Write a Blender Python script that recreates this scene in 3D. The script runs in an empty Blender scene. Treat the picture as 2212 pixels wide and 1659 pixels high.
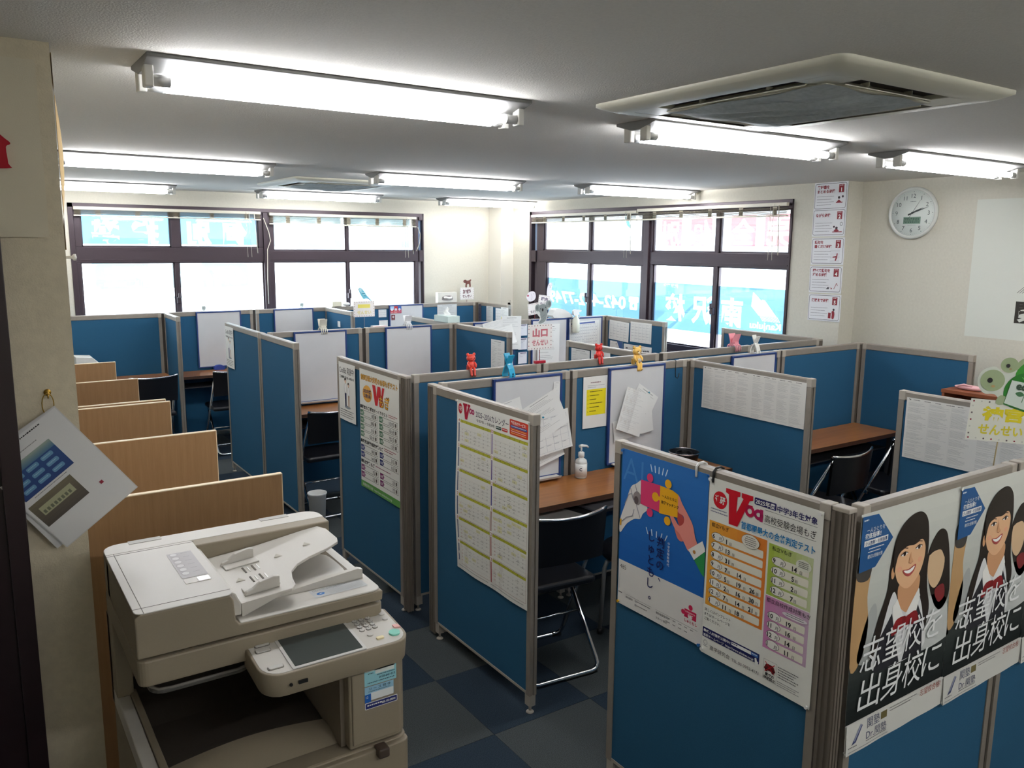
import bpy, bmesh, math, random
from mathutils import Vector, Matrix
random.seed(7)
SC = bpy.context.scene
COL = SC.collection
PI = math.pi
H, RZ, ZC = 1.968, 1.30, 2.465          # camera height, partition height, ceiling height

# ------------------------------------------------------------------ camera
def _cam():
    f, yaw, pit, roll = 1778.65, math.radians(56.066), math.radians(9.5736), math.radians(0.5154)
    F = Vector((math.cos(yaw)*math.cos(pit), math.sin(yaw)*math.cos(pit), -math.sin(pit)))
    R = Vector((math.sin(yaw), -math.cos(yaw), 0))
    U = R.cross(F)
    c, s = math.cos(roll), math.sin(roll)
    R2, U2 = c*R + s*U, -s*R + c*U
    cd = bpy.data.cameras.new('camera')
    cd.sensor_width = 36.0
    cd.lens = 36.0*f/2212.0
    cd.clip_start, cd.clip_end = 0.05, 300
    o = bpy.data.objects.new('camera', cd)
    m = Matrix((R2, U2, -F)).transposed().to_4x4()
    m.translation = Vector((0, 0, H))
    o.matrix_world = m
    COL.objects.link(o)
    SC.camera = o
_cam()

# ------------------------------------------------------------------ world, light, exposure
TUBE_POWER = 22.0
SKY_POWER = 9.0
SC.view_settings.view_transform = 'Standard'
SC.view_settings.look = 'None'
SC.view_settings.exposure = 1.0
SC.view_settings.gamma = 1.0
SC.view_settings.use_curve_mapping = False
SC.cycles.max_bounces = 10
SC.cycles.diffuse_bounces = 5
SC.cycles.transparent_max_bounces = 16
SC.cycles.sample_clamp_indirect = 6
SC.cycles.use_denoising = True

W = bpy.data.worlds.new('daylight')
SC.world = W
W.use_nodes = True
nt = W.node_tree
bg = nt.nodes['Background']
tc = nt.nodes.new('ShaderNodeTexCoord')
sx = nt.nodes.new('ShaderNodeSeparateXYZ')
rp = nt.nodes.new('ShaderNodeValToRGB')
rp.color_ramp.elements[0].position = 0.0
rp.color_ramp.elements[0].color = (0.93, 0.97, 1.0, 1)
rp.color_ramp.elements[1].position = 0.6
rp.color_ramp.elements[1].color = (0.70, 0.84, 1.0, 1)
nt.links.new(tc.outputs['Generated'], sx.inputs[0])
nt.links.new(sx.outputs['Z'], rp.inputs[0])
nt.links.new(rp.outputs[0], bg.inputs[0])
bg.inputs[1].default_value = SKY_POWER

# ------------------------------------------------------------------ materials
def lin(r, g, b):
    def f(c):
        c /= 255.0
        return c/12.92 if c <= 0.04045 else ((c+0.055)/1.055)**2.4
    return (f(r), f(g), f(b), 1.0)

MATS = {}
def mat(name, col=(200, 200, 200), rough=0.5, metal=0.0, noise=0.0, nscale=40.0, bump=0.0, bscale=200.0,
        spec=0.5, emit=None, power=1.0, trans=None, stretch=None, bdist=0.001):
    if name in MATS: return MATS[name]
    m = bpy.data.materials.new(name)
    m.use_nodes = True
    t = m.node_tree
    p = t.nodes['Principled BSDF']
    c = lin(*col)
    p.inputs['Base Color'].default_value = c
    p.inputs['Roughness'].default_value = rough
    p.inputs['Metallic'].default_value = metal
    p.inputs['Specular IOR Level'].default_value = spec
    co = None
    if noise or bump:
        co = t.nodes.new('ShaderNodeTexCoord').outputs['Object']
        if stretch:
            mp = t.nodes.new('ShaderNodeMapping')
            mp.inputs['Scale'].default_value = stretch
            t.links.new(co, mp.inputs[0]); co = mp.outputs[0]
    if noise:
        n = t.nodes.new('ShaderNodeTexNoise')
        n.inputs['Scale'].default_value = nscale
        n.inputs['Detail'].default_value = 4
        t.links.new(co, n.inputs['Vector'])
        r = t.nodes.new('ShaderNodeValToRGB')
        r.color_ramp.elements[0].position, r.color_ramp.elements[1].position = 0.3, 0.7
        r.color_ramp.elements[0].color = (c[0]*(1-noise), c[1]*(1-noise), c[2]*(1-noise), 1)
        r.color_ramp.elements[1].color = (min(1, c[0]*(1+noise)), min(1, c[1]*(1+noise)), min(1, c[2]*(1+noise)), 1)
        t.links.new(n.outputs['Fac'], r.inputs[0])
        t.links.new(r.outputs[0], p.inputs['Base Color'])
    if bump:
        n2 = t.nodes.new('ShaderNodeTexNoise')
        n2.inputs['Scale'].default_value = bscale
        n2.inputs['Detail'].default_value = 3
        t.links.new(co, n2.inputs['Vector'])
        b = t.nodes.new('ShaderNodeBump')
        b.inputs['Strength'].default_value = bump
        b.inputs['Distance'].default_value = bdist
        t.links.new(n2.outputs['Fac'], b.inputs['Height'])
        t.links.new(b.outputs[0], p.inputs['Normal'])
    if emit:
        p.inputs['Emission Color'].default_value = lin(*emit)
        p.inputs['Emission Strength'].default_value = power
    MATS[name] = m
    return m

def mat_film(name, col, tr):
    """perforated advertising film on glass: part see-through in the ink colour, part translucent"""
    if name in MATS: return MATS[name]
    m = bpy.data.materials.new(name); m.use_nodes = True
    t = m.node_tree; t.nodes.clear()
    o = t.nodes.new('ShaderNodeOutputMaterial')
    a = t.nodes.new('ShaderNodeBsdfTransparent'); a.inputs[0].default_value = lin(*col)
    b = t.nodes.new('ShaderNodeBsdfTranslucent'); b.inputs[0].default_value = lin(*col)
    mx = t.nodes.new('ShaderNodeMixShader'); mx.inputs[0].default_value = 1-tr
    t.links.new(a.outputs[0], mx.inputs[1]); t.links.new(b.outputs[0], mx.inputs[2])
    t.links.new(mx.outputs[0], o.inputs[0])
    MATS[name] = m
    return m

def mat_glass():
    if 'window_glass' in MATS: return MATS['window_glass']
    m = bpy.data.materials.new('window_glass'); m.use_nodes = True
    t = m.node_tree; t.nodes.clear()
    o = t.nodes.new('ShaderNodeOutputMaterial')
    a = t.nodes.new('ShaderNodeBsdfTransparent'); a.inputs[0].default_value = (0.95, 0.97, 0.97, 1)
    g = t.nodes.new('ShaderNodeBsdfGlossy'); g.inputs['Roughness'].default_value = 0.02
    lw = t.nodes.new('ShaderNodeLayerWeight'); lw.inputs[0].default_value = .5
    pw = t.nodes.new('ShaderNodeMath'); pw.operation = 'POWER'; pw.inputs[1].default_value = 4
    f = t.nodes.new('ShaderNodeMath'); f.operation = 'MULTIPLY_ADD'; f.inputs[1].default_value = .9; f.inputs[2].default_value = .04
    t.links.new(lw.outputs['Facing'], pw.inputs[0]); t.links.new(pw.outputs[0], f.inputs[0])
    mx = t.nodes.new('ShaderNodeMixShader')
    t.links.new(f.outputs[0], mx.inputs[0]); t.links.new(a.outputs[0], mx.inputs[1]); t.links.new(g.outputs[0], mx.inputs[2])
    t.links.new(mx.outputs[0], o.inputs[0])
    MATS['window_glass'] = m
    return m

def mat_ink():
    if 'printed_ink' in MATS: return MATS['printed_ink']
    m = mat('printed_ink', rough=0.45, spec=0.35)
    t = m.node_tree
    a = t.nodes.new('ShaderNodeVertexColor'); a.layer_name = 'Col'
    t.links.new(a.outputs[0], t.nodes['Principled BSDF'].inputs['Base Color'])
    return m

def wood(name, c1, c2, rough=0.45, scale=(3, 40, 40), spec=0.5):
    if name in MATS: return MATS[name]
    m = mat(name, c1, rough, spec=spec)
    t = m.node_tree; p = t.nodes['Principled BSDF']
    co = t.nodes.new('ShaderNodeTexCoord')
    mp = t.nodes.new('ShaderNodeMapping'); mp.inputs['Scale'].default_value = scale
    n = t.nodes.new('ShaderNodeTexNoise'); n.inputs['Scale'].default_value = 1.6; n.inputs['Detail'].default_value = 7
    n.inputs['Roughness'].default_value = 0.65
    r = t.nodes.new('ShaderNodeValToRGB')
    r.color_ramp.elements[0].position, r.color_ramp.elements[1].position = 0.32, 0.68
    r.color_ramp.elements[0].color, r.color_ramp.elements[1].color = lin(*c2), lin(*c1)
    t.links.new(co.outputs['Object'], mp.inputs[0]); t.links.new(mp.outputs[0], n.inputs['Vector'])
    t.links.new(n.outputs['Fac'], r.inputs[0]); t.links.new(r.outputs[0], p.inputs['Base Color'])
    return m

# ------------------------------------------------------------------ mesh building
class MB:
    def __init__(s): s.v = []; s.f = []; s.sm = []
    def add(s, vs, fs, smooth=False):
        n = len(s.v); s.v += [tuple(p) for p in vs]
        for q in fs: s.f.append(tuple(i+n for i in q)); s.sm.append(smooth)
        return s
    def box(s, x0, y0, z0, x1, y1, z1):
        vs = [(x, y, z) for z in (z0, z1) for y in (y0, y1) for x in (x0, x1)]
        return s.add(vs, [(0, 2, 3, 1), (4, 5, 7, 6), (0, 1, 5, 4), (2, 6, 7, 3), (0, 4, 6, 2), (1, 3, 7, 5)])
    def obox(s, c, ax, ay, az):
        c, ax, ay, az = map(Vector, (c, ax, ay, az))
        vs = [c + i*ax + j*ay + k*az for k in (-1, 1) for j in (-1, 1) for i in (-1, 1)]
        return s.add(vs, [(0, 2, 3, 1), (4, 5, 7, 6), (0, 1, 5, 4), (2, 6, 7, 3), (0, 4, 6, 2), (1, 3, 7, 5)])
    def prism(s, poly, d, org=(0, 0, 0), u=(1, 0, 0), v=(0, 1, 0), smooth=False):
        """extrude polygon (2D list) laid in plane org,u,v by vector d"""
        org, u, v, d = Vector(org), Vector(u), Vector(v), Vector(d)
        a = [org + p[0]*u + p[1]*v for p in poly]
        n = len(a)
        s.add(a + [p + d for p in a], [tuple(range(n))[::-1], tuple(range(n, 2*n))])
        k = len(s.v) - 2*n
        for i in range(n):
            j = (i+1) % n
            s.f.append((k+i, k+j, k+n+j, k+n+i)); s.sm.append(smooth)
        return s
    def tube(s, pts, r, seg=8, cap=True, closed=False):
        pts = [Vector(p) for p in pts]
        n = len(pts); rings = []
        up = None
        for i, p in enumerate(pts):
            if closed: t = (pts[(i+1) % n] - pts[i-1]).normalized()
            else: t = (pts[min(i+1, n-1)] - pts[max(i-1, 0)]).normalized()
            if up is None:
                up = Vector((0, 0, 1)) if abs(t.z) < 0.9 else Vector((1, 0, 0))
            a = t.cross(up)
            if a.length < 1e-4: a = t.cross(Vector((0.3, 1, 0.2)))
            a.normalize(); b = a.cross(t).normalized(); up = b
            rr = r[i] if isinstance(r, (list, tuple)) else r
            rings.append([p + rr*(math.cos(2*PI*k/seg)*a + math.sin(2*PI*k/seg)*b) for k in range(seg)])
        vs = [q for g in rings for q in g]; fs = []
        for i in range(n if closed else n-1):
            i2 = (i+1) % n
            for k in range(seg):
                k2 = (k+1) % seg
                fs.append((i*seg+k, i2*seg+k, i2*seg+k2, i*seg+k2))
        s.add(vs, fs, True)
        if cap and not closed:
            m = len(s.v) - len(vs)
            s.f.append(tuple(m+k for k in range(seg))); s.sm.append(False)
            s.f.append(tuple(m+(n-1)*seg+k for k in range(seg))[::-1]); s.sm.append(False)
        return s
    def cyl(s, a, b, r, seg=16): return s.tube([a, b], r, seg)
    def lathe(s, prof, c=(0, 0, 0), seg=20, axis='z'):
        """profile of (radius, height) revolved about axis through c"""
        c = Vector(c); vs = []; fs = []
        for r, h in prof:
            for k in range(seg):
                x, y = r*math.cos(2*PI*k/seg), r*math.sin(2*PI*k/seg)
                q = {'z': (x, y, h), 'x': (h, x, y), 'y': (y, h, x)}[axis]
                vs.append(c + Vector(q))
        for i in range(len(prof)-1):
            for k in range(seg):
                k2 = (k+1) % seg
                fs.append((i*seg+k, i*seg+k2, (i+1)*seg+k2, (i+1)*seg+k))
        s.add(vs, fs, True)
        m = len(s.v) - len(vs)
        if prof[0][0] > 1e-5: s.f.append(tuple(m+k for k in range(seg))[::-1]); s.sm.append(False)
        if prof[-1][0] > 1e-5: s.f.append(tuple(m+(len(prof)-1)*seg+k for k in range(seg))); s.sm.append(False)
        return s
    def ball(s, c, rx, ry=None, rz=None, seg=12, rings=8):
        ry = ry or rx; rz = rz or rx; c = Vector(c)
        vs = [c+Vector((0, 0, -rz))]
        for i in range(1, rings):
            a = -PI/2 + PI*i/rings
            for k in range(seg):
                b = 2*PI*k/seg
                vs.append(c + Vector((rx*math.cos(a)*math.cos(b), ry*math.cos(a)*math.sin(b), rz*math.sin(a))))
        vs.append(c+Vector((0, 0, rz)))
        fs = []
        for k in range(seg): fs.append((0, 1+(k+1) % seg, 1+k))
        for i in range(rings-2):
            for k in range(seg):
                k2 = (k+1) % seg
                fs.append((1+i*seg+k, 1+i*seg+k2, 1+(i+1)*seg+k2, 1+(i+1)*seg+k))
        L = len(vs)-1; b0 = 1+(rings-2)*seg
        for k in range(seg): fs.append((b0+k, b0+(k+1) % seg, L))
        return s.add(vs, fs, True)
    def grid(s, fn, nu, nv, smooth=True):
        vs = [fn(i/nu, j/nv) for j in range(nv+1) for i in range(nu+1)]
        fs = [(j*(nu+1)+i, j*(nu+1)+i+1, (j+1)*(nu+1)+i+1, (j+1)*(nu+1)+i) for j in range(nv) for i in range(nu)]
        return s.add(vs, fs, smooth)
    def mesh(s, name):
        me = bpy.data.meshes.new(name)
        me.from_pydata(s.v, [], s.f); me.validate(); me.update()
        if len(me.polygons) == len(s.sm): me.polygons.foreach_set('use_smooth', s.sm)
        b = bmesh.new(); b.from_mesh(me); bmesh.ops.recalc_face_normals(b, faces=b.faces); b.to_mesh(me); b.free()
        return me

def link(name, me, m, parent=None, bevel=0, seg=2):
    if m is not None and not me.materials: me.materials.append(m)
    o = bpy.data.objects.new(name, me)
    COL.objects.link(o)
    if parent: o.parent = parent
    if bevel:
        b = o.modifiers.new('bevel', 'BEVEL'); b.width = bevel; b.segments = seg; b.limit_method = 'ANGLE'; b.angle_limit = math.radians(40)
    return o
def obj(name, mb, m, parent=None, bevel=0, seg=2): return link(name, mb.mesh(name), m, parent, bevel, seg)
def tag(o, label, cat, group=None):
    o['label'] = label; o['category'] = cat
    if group: o['group'] = group
    return o
def thing(name, label, cat, loc=(0, 0, 0), rz=0, group=None):
    o = bpy.data.objects.new(name, None); o.empty_display_size = 0.05
    COL.objects.link(o); o.location = loc; o.rotation_euler = (0, 0, rz)
    return tag(o, label, cat, group)
def struct(name, mb, m, parent=None, bevel=0):
    o = obj(name, mb, m, parent, bevel); o['kind'] = 'structure'; return o
def dup(root, label, loc=None, rz=None, group=None):
    r = root.copy(); COL.objects.link(r)
    if loc is not None: r.location = loc
    if rz is not None: r.rotation_euler = (0, 0, rz)
    r['label'] = label
    if group: r['group'] = group
    for ch in list(root.children):
        c = ch.copy(); COL.objects.link(c); c.parent = r
        for g in list(ch.children):
            d = g.copy(); COL.objects.link(d); d.parent = c
    return r

# ------------------------------------------------------------------ flat printing
_TX = {}
def glyphs(s, bold):
    k = (s, bold)
    if k not in _TX:
        c = bpy.data.curves.new('t', 'FONT'); c.body = s; c.size = 1; c.resolution_u = 2; c.offset = bold
        o = bpy.data.objects.new('t', c); m = o.to_mesh()
        vs = [(v.co.x, v.co.y) for v in m.vertices]; fs = [tuple(p.vertices) for p in m.polygons]
        o.to_mesh_clear(); bpy.data.objects.remove(o); bpy.data.curves.remove(c)
        _TX[k] = (vs, fs)
    return _TX[k]

class Canvas:
    """drawing in millimetres, origin top left, x right, y down; every shape is real flat ink laid on the sheet"""
    def __init__(s, w, h): s.w, s.h = w, h; s.P = []
    def poly(s, pts, col, L=1): s.P.append(([tuple(p) for p in pts], [tuple(range(len(pts)))], col, L)); return s
    def rect(s, x, y, w, h, col, L=1, step=70, col2=None, vert=True):
        nx, ny = max(1, int(w/step+.99)), max(1, int(h/step+.99))
        if col2 is not None:
            if vert: ny = max(ny, 8)
            else: nx = max(nx, 8)
        for j in range(ny):
            for i in range(nx):
                a, b, c, d = x+w*i/nx, x+w*(i+1)/nx, y+h*j/ny, y+h*(j+1)/ny
                cc = col
                if col2 is not None:
                    t = (j+.5)/ny if vert else (i+.5)/nx
                    cc = tuple(col[k]*(1-t)+col2[k]*t for k in range(3))
                s.P.append(([(a, c), (b, c), (b, d), (a, d)], [(0, 1, 2, 3)], cc, L))
        return s
    def frame(s, x, y, w, h, t, col, L=1):
        s.rect(x, y, w, t, col, L); s.rect(x, y+h-t, w, t, col, L); s.rect(x, y, t, h, col, L); s.rect(x+w-t, y, t, h, col, L); return s
    def rr(s, x, y, w, h, r, col, L=1):
        p = []
        for cx, cy, a0 in ((x+w-r, y+r, -90), (x+w-r, y+h-r, 0), (x+r, y+h-r, 90), (x+r, y+r, 180)):
            for k in range(5):
                a = math.radians(a0+22.5*k); p.append((cx+r*math.cos(a), cy+r*math.sin(a)))
        return s.poly(p, col, L)
    def rrf(s, x, y, w, h, r, t, col, L=1):
        o = []; i = []
        for q, d in ((o, 0), (i, t)):
            rr_ = max(.1, r-d)
            for cx, cy, a0 in ((x+w-r, y+r, -90), (x+w-r, y+h-r, 0), (x+r, y+h-r, 90), (x+r, y+r, 180)):
                for k in range(5):
                    a = math.radians(a0+22.5*k); q.append((cx+rr_*math.cos(a), cy+rr_*math.sin(a)))
        n = len(o)
        s.P.append((o+i, [(k, (k+1) % n, n+(k+1) % n, n+k) for k in range(n)], col, L)); return s
    def ell(s, cx, cy, rx, ry, col, L=1, n=20, rot=0):
        c, q = math.cos(rot), math.sin(rot)
        return s.poly([(cx+rx*math.cos(2*PI*k/n)*c-ry*math.sin(2*PI*k/n)*q, cy+rx*math.cos(2*PI*k/n)*q+ry*math.sin(2*PI*k/n)*c) for k in range(n)], col, L)
    def ring(s, cx, cy, rx, ry, t, col, L=1, n=20):
        o = [(cx+rx*math.cos(2*PI*k/n), cy+ry*math.sin(2*PI*k/n)) for k in range(n)]
        i = [(cx+(rx-t)*math.cos(2*PI*k/n), cy+(ry-t)*math.sin(2*PI*k/n)) for k in range(n)]
        s.P.append((o+i, [(k, (k+1) % n, n+(k+1) % n, n+k) for k in range(n)], col, L)); return s
    def line(s, pts, w, col, L=1):
        for (x0, y0), (x1, y1) in zip(pts[:-1], pts[1:]):
            d = math.hypot(x1-x0, y1-y0) or 1; nx, ny = -(y1-y0)/d*w/2, (x1-x0)/d*w/2
            s.poly([(x0+nx, y0+ny), (x1+nx, y1+ny), (x1-nx, y1-ny), (x0-nx, y0-ny)], col, L)
        return s
    def text(s, t, x, y, size, col, L=2, w=None, bold=0.0, align='l', rot=0, shear=0):
        """y = baseline; w = squeeze to this width"""
        vs, fs = glyphs(t, bold)
        if not vs: return s
        x0, x1 = min(v[0] for v in vs), max(v[0] for v in vs)
        kx = size if w is None else w/max(1e-6, x1-x0)
        ww = (x1-x0)*kx
        ox = {'l': 0, 'c': -ww/2, 'r': -ww}[align]
        c, q = math.cos(rot), math.sin(rot); out = []
        for a, b in vs:
            px, py = ox+(a-x0)*kx+shear*b*size, -b*size
            out.append((x+px*c-py*q, y+px*q+py*c))
        s.P.append((out, fs, col, L)); return s
    def vtext(s, t, x, y, size, col, L=2, bold=0.0, pitch=1.05):
        for i, ch in enumerate(t): s.text(ch, x, y+size*.85+i*size*pitch, size, col, L, bold=bold, align='c')
        return s
    def smudge(s, x, y, w, size, col, L=2, seed=0):
        """a line of lettering too fine to read in the photograph: short ink dashes"""
        r = random.Random(seed*977+int(x*13+y*7)); p = x
        while p < x+w:
            d = size*(.35+.7*r.random())
            s.poly([(p, y), (min(p+d, x+w), y), (min(p+d, x+w), y+size*.55), (p, y+size*.55)], col, L)
            p += d + size*.28
        return s
    def build(s, name, O, Uv, Vv, N, parent, warp=None, eps=0.0003, m=None):
        O, Uv, Vv, N = map(Vector, (O, Uv, Vv, N)); vs = []; fs = []; cols = []
        for pts, faces, col, L in s.P:
            k = len(vs)
            vs += [(x, y, L) for x, y in pts]
            for q in faces:
                fs.append(tuple(i+k for i in q)); cols += [lin(*col)]*len(q)
        me = bpy.data.meshes.new(name); me.from_pydata(vs, [], fs); me.update()
        a = me.color_attributes.new('Col', 'FLOAT_COLOR', 'CORNER')
        if len(a.data) == len(cols): a.data.foreach_set('color', [q for c in cols for q in c])
        b = bmesh.new(); b.from_mesh(me)
        if warp:
            big = [f for f in b.faces if len(f.verts) > 4]
            if big: bmesh.ops.triangulate(b, faces=big)
            for _ in range(5):
                e = [e for e in b.edges if e.calc_length() > 32]
                if not e: break
                bmesh.ops.subdivide_edges(b, edges=e, cuts=1)
                bmesh.ops.triangulate(b, faces=[f for f in b.faces if len(f.verts) > 4])
        for v in b.verts:
            x, y, L = v.co
            v.co = O + Uv*(x/1000) + Vv*(y/1000) + N*(eps*L + (warp(x/s.w, y/s.h) if warp else 0))
        b.normal_update()
        for f in b.faces:
            if f.normal.dot(N) < 0: f.normal_flip()
        b.to_mesh(me); b.free()
        me.materials.append(m or mat_ink())
        return link(name, me, None, parent)

PAPER = lambda: mat('paper_white', (222, 220, 214), 0.55, bump=0.05, bscale=900, spec=0.3)
AX = {  # wall facing -> (right, normal) as seen by the viewer
    '-x': (Vector((0, -1, 0)), Vector((-1, 0, 0))), '-y': (Vector((1, 0, 0)), Vector((0, -1, 0))),
    '+x': (Vector((0, 1, 0)), Vector((1, 0, 0))), '+y': (Vector((-1, 0, 0)), Vector((0, 1, 0)))}
def sheet(name, label, cat, O, face, w, h, cv=None, warp=None, group=None, m=None, roll=0, pins=(), thick=0.0004, parent=None, nu=24, nv=30):
    """a sheet of paper w x h mm hung with its top-left corner at O on a wall facing `face`; cv is its printing"""
    R, N = AX[face] if isinstance(face, str) else face
    D = Vector((0, 0, -1)) if abs(N.z) < .5 else Vector((0, -1, 0))
    c, q = math.cos(roll), math.sin(roll)
    Uv, Vv = R*c + D*q, D*c - R*q
    O = Vector(O)
    mb = MB()
    f = warp or (lambda a, b: 0)
    P = lambda d: (lambda a, b: Uv*(a*w/1000) + Vv*(b*h/1000) + N*(f(a, b)+d))
    if warp: mb.grid(P(0), nu, nv); mb.grid(P(-thick), nu, nv)
    else:
        mb.prism([(0, 0), (w/1000, 0), (w/1000, h/1000), (0, h/1000)], N*thick, -N*thick, Uv, Vv)
    me = mb.mesh(name)
    o = link(name, me, m or PAPER(), parent)
    o.location = O
    if parent is None: tag(o, label, cat, group)
    if cv: cv.build('printed_design', (0, 0, 0), Uv, Vv, N, o, warp)
    for (px, py, colr) in pins:
        b = MB(); p0 = Uv*(px/1000)+Vv*(py/1000)
        b.tube([p0, p0+N*.003, p0+N*.006, p0+N*.009], [.0022, .004, .003, .0055], 10)
        obj('pin', b, mat('pin_%d_%d_%d' % colr, colr, .3), o)
    return o
# ------------------------------------------------------------------ room shell
M_WALL = mat('wall_cloth', (208, 204, 190), 0.85, noise=.03, nscale=60, bump=.25, bscale=260, bdist=.002, spec=.2)
M_CEIL = mat('ceiling_cloth', (222, 219, 212), 0.9, noise=.03, nscale=90, bump=.5, bscale=170, bdist=.003, spec=.2)
M_SASH = mat('bronze_aluminium', (62, 50, 56), 0.38, metal=.3, spec=.5)
M_FRAMEP = mat('rail_taupe', (142, 134, 124), 0.42, metal=.15, noise=.04, nscale=30)
M_CHROME = mat('chrome', (215, 215, 218), 0.12, metal=1.0)
M_BLACK = mat('black_plastic', (18, 18, 20), 0.4)
M_WHITE = mat('white_plastic', (226, 226, 222), 0.4)

def carpet(name, c):
    m = mat(name, c, 0.95, noise=.38, nscale=260, bump=.6, bscale=520, bdist=.003, spec=.1)
    return m
tileA, tileB = carpet('carpet_grey', (68, 73, 74)), carpet('carpet_blue', (43, 54, 65))
fl = struct('floor', MB().box(-1.4, -1.4, -.12, 5.95, 8.8, -.007), mat('floor_screed', (70, 74, 76), .9))
tm = MB().box(0.0008, 0.0008, -.007, .4992, .4992, 0).mesh('carpet_tile'); tm2 = tm.copy(); tm.materials.append(tileA); tm2.materials.append(tileB)
for i in range(-6, 9):
    for j in range(-8, 12):
        x, y = 1.667+.5*i, 2.583+.5*j
        if x > 5.4 or y < .55: continue
        o = bpy.data.objects.new('carpet_tile', tm2 if (i+j) % 2 == 0 else tm); COL.objects.link(o)
        o.location = (x, y, 0); o.parent = fl
struct('ceiling', MB().box(-1.4, -1.4, ZC, 5.95, 8.8, ZC+.15), M_CEIL)

def wall_with_hole(mb, axis, p0, p1, a0, a1, h0, h1, z0, z1):
    """wall slab between p0..p1 on `axis`, running a0..a1, with opening h0..h1 x z0..z1"""
    for (u0, u1, w0, w1) in ((a0, h0, 0, ZC), (h1, a1, 0, ZC), (h0, h1, 0, z0), (h0, h1, z1, ZC)):
        if axis == 'y': mb.box(u0, p0, w0, u1, p1, w1)
        else: mb.box(p0, u0, w0, p1, u1, w1)
    return mb
YW, XW, XC = 8.635, 5.62, 5.80
struct('wall_back', wall_with_hole(MB(), 'y', YW, YW+.15, .05, XW+.15, .90, 4.552, .95, 2.315), M_WALL)
struct('wall_window_right', wall_with_hole(MB(), 'x', XW, XW+.15, 3.852, YW, 4.335, 8.0, .95, 2.352).box(XW+.15, 3.852, 0, XC+.15, 4.2, ZC), M_WALL)
struct('wall_right', MB().box(XC, -1.4, 0, XC+.15, 3.852, ZC), M_WALL)
struct('pillar_corner', MB().box(5.446, 8.353, 0, XW, YW, ZC), mat('pillar_cloth', (226, 222, 210), .85, bump=.2, bscale=260, spec=.2))
struct('wall_left', MB().box(.05, 2.62, 0, .20, YW, ZC), M_WALL)
struct('wall_entry_side', MB().box(-1.4, 2.49, 0, .248, 2.62, ZC), mat('entry_cloth', (206, 196, 172), .85, noise=.05, nscale=50, bump=.4, bscale=240, bdist=.002, spec=.2))
struct('wall_entry_left', MB().box(-1.4, -1.4, 0, -1.25, 2.49, ZC), M_WALL)
struct('wall_front', MB().box(-1.25, -1.4, 0, XC, -1.25, ZC), M_WALL)

# dark entry door beside the camera
M_DOOR = mat('door_dark', (38, 24, 28), 0.3)
d = struct('door_1', MB().box(-.80, 2.455, 0, .10, 2.4895, 1.935), M_DOOR, bevel=.003)
obj('door_frame', MB().box(.055, 2.44, 0, .1015, 2.456, 1.94).box(-.86, 2.44, 0, -.80, 2.4895, 1.94).box(-.86, 2.44, 1.935, .1015, 2.4895, 1.98), M_DOOR, d, .002)
obj('door_handle', MB().tube([(-.03, 2.455, 1.0), (-.03, 2.40, 1.0), (-.13, 2.40, 1.0)], .009, 8), M_CHROME, d)

# ------------------------------------------------------------------ windows
FILM_W = mat_film('film_white', (200, 200, 200), .45)
FILM_B = mat_film('film_blue', (82, 112, 134), .55)
FILM_C = mat_film('film_cyan', (92, 122, 142), .5)
FILM_P = mat_film('film_pale_cyan', (128, 142, 143), .5)
FILM_R = mat_film('film_rose', (142, 100, 100), .5)
FILM_G = mat_film('film_teal', (80, 125, 125), .5)

def film(cv, name, O, Uv, N, parent, films):
    """lay the canvas as cut film: overlapping shapes are knocked out of the ones below"""
    from mathutils.geometry import delaunay_2d_cdt
    vs, fs, lay = [], [], []
    for pts, faces, c, L in cv.P:
        k = len(vs); vs += [Vector(p) for p in pts]
        for q in faces:
            a = sum(vs[k+q[i-1]].x*vs[k+q[i]].y - vs[k+q[i]].x*vs[k+q[i-1]].y for i in range(len(q)))
            if abs(a) < 1e-3: continue
            fs.append([k+i for i in (q if a > 0 else q[::-1])]); lay.append((L, c))
    r = delaunay_2d_cdt(vs, [], fs, 1, 1e-4, True)
    O, Uv, N = Vector(O), Vector(Uv), Vector(N)
    V = [O + Uv*(p.x/1000) + Vector((0, 0, -1))*(p.y/1000) for p in r[0]]
    F, mi = [], []
    for f, of in zip(r[2], r[5]):
        if not of: continue
        F.append(f); mi.append(max(lay[i] for i in of)[1])
    me = bpy.data.meshes.new(name); me.from_pydata(V, [], F)
    for m in films: me.materials.append(m)
    me.polygons.foreach_set('material_index', mi); me.update()
    return link(name, me, None, parent)

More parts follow.
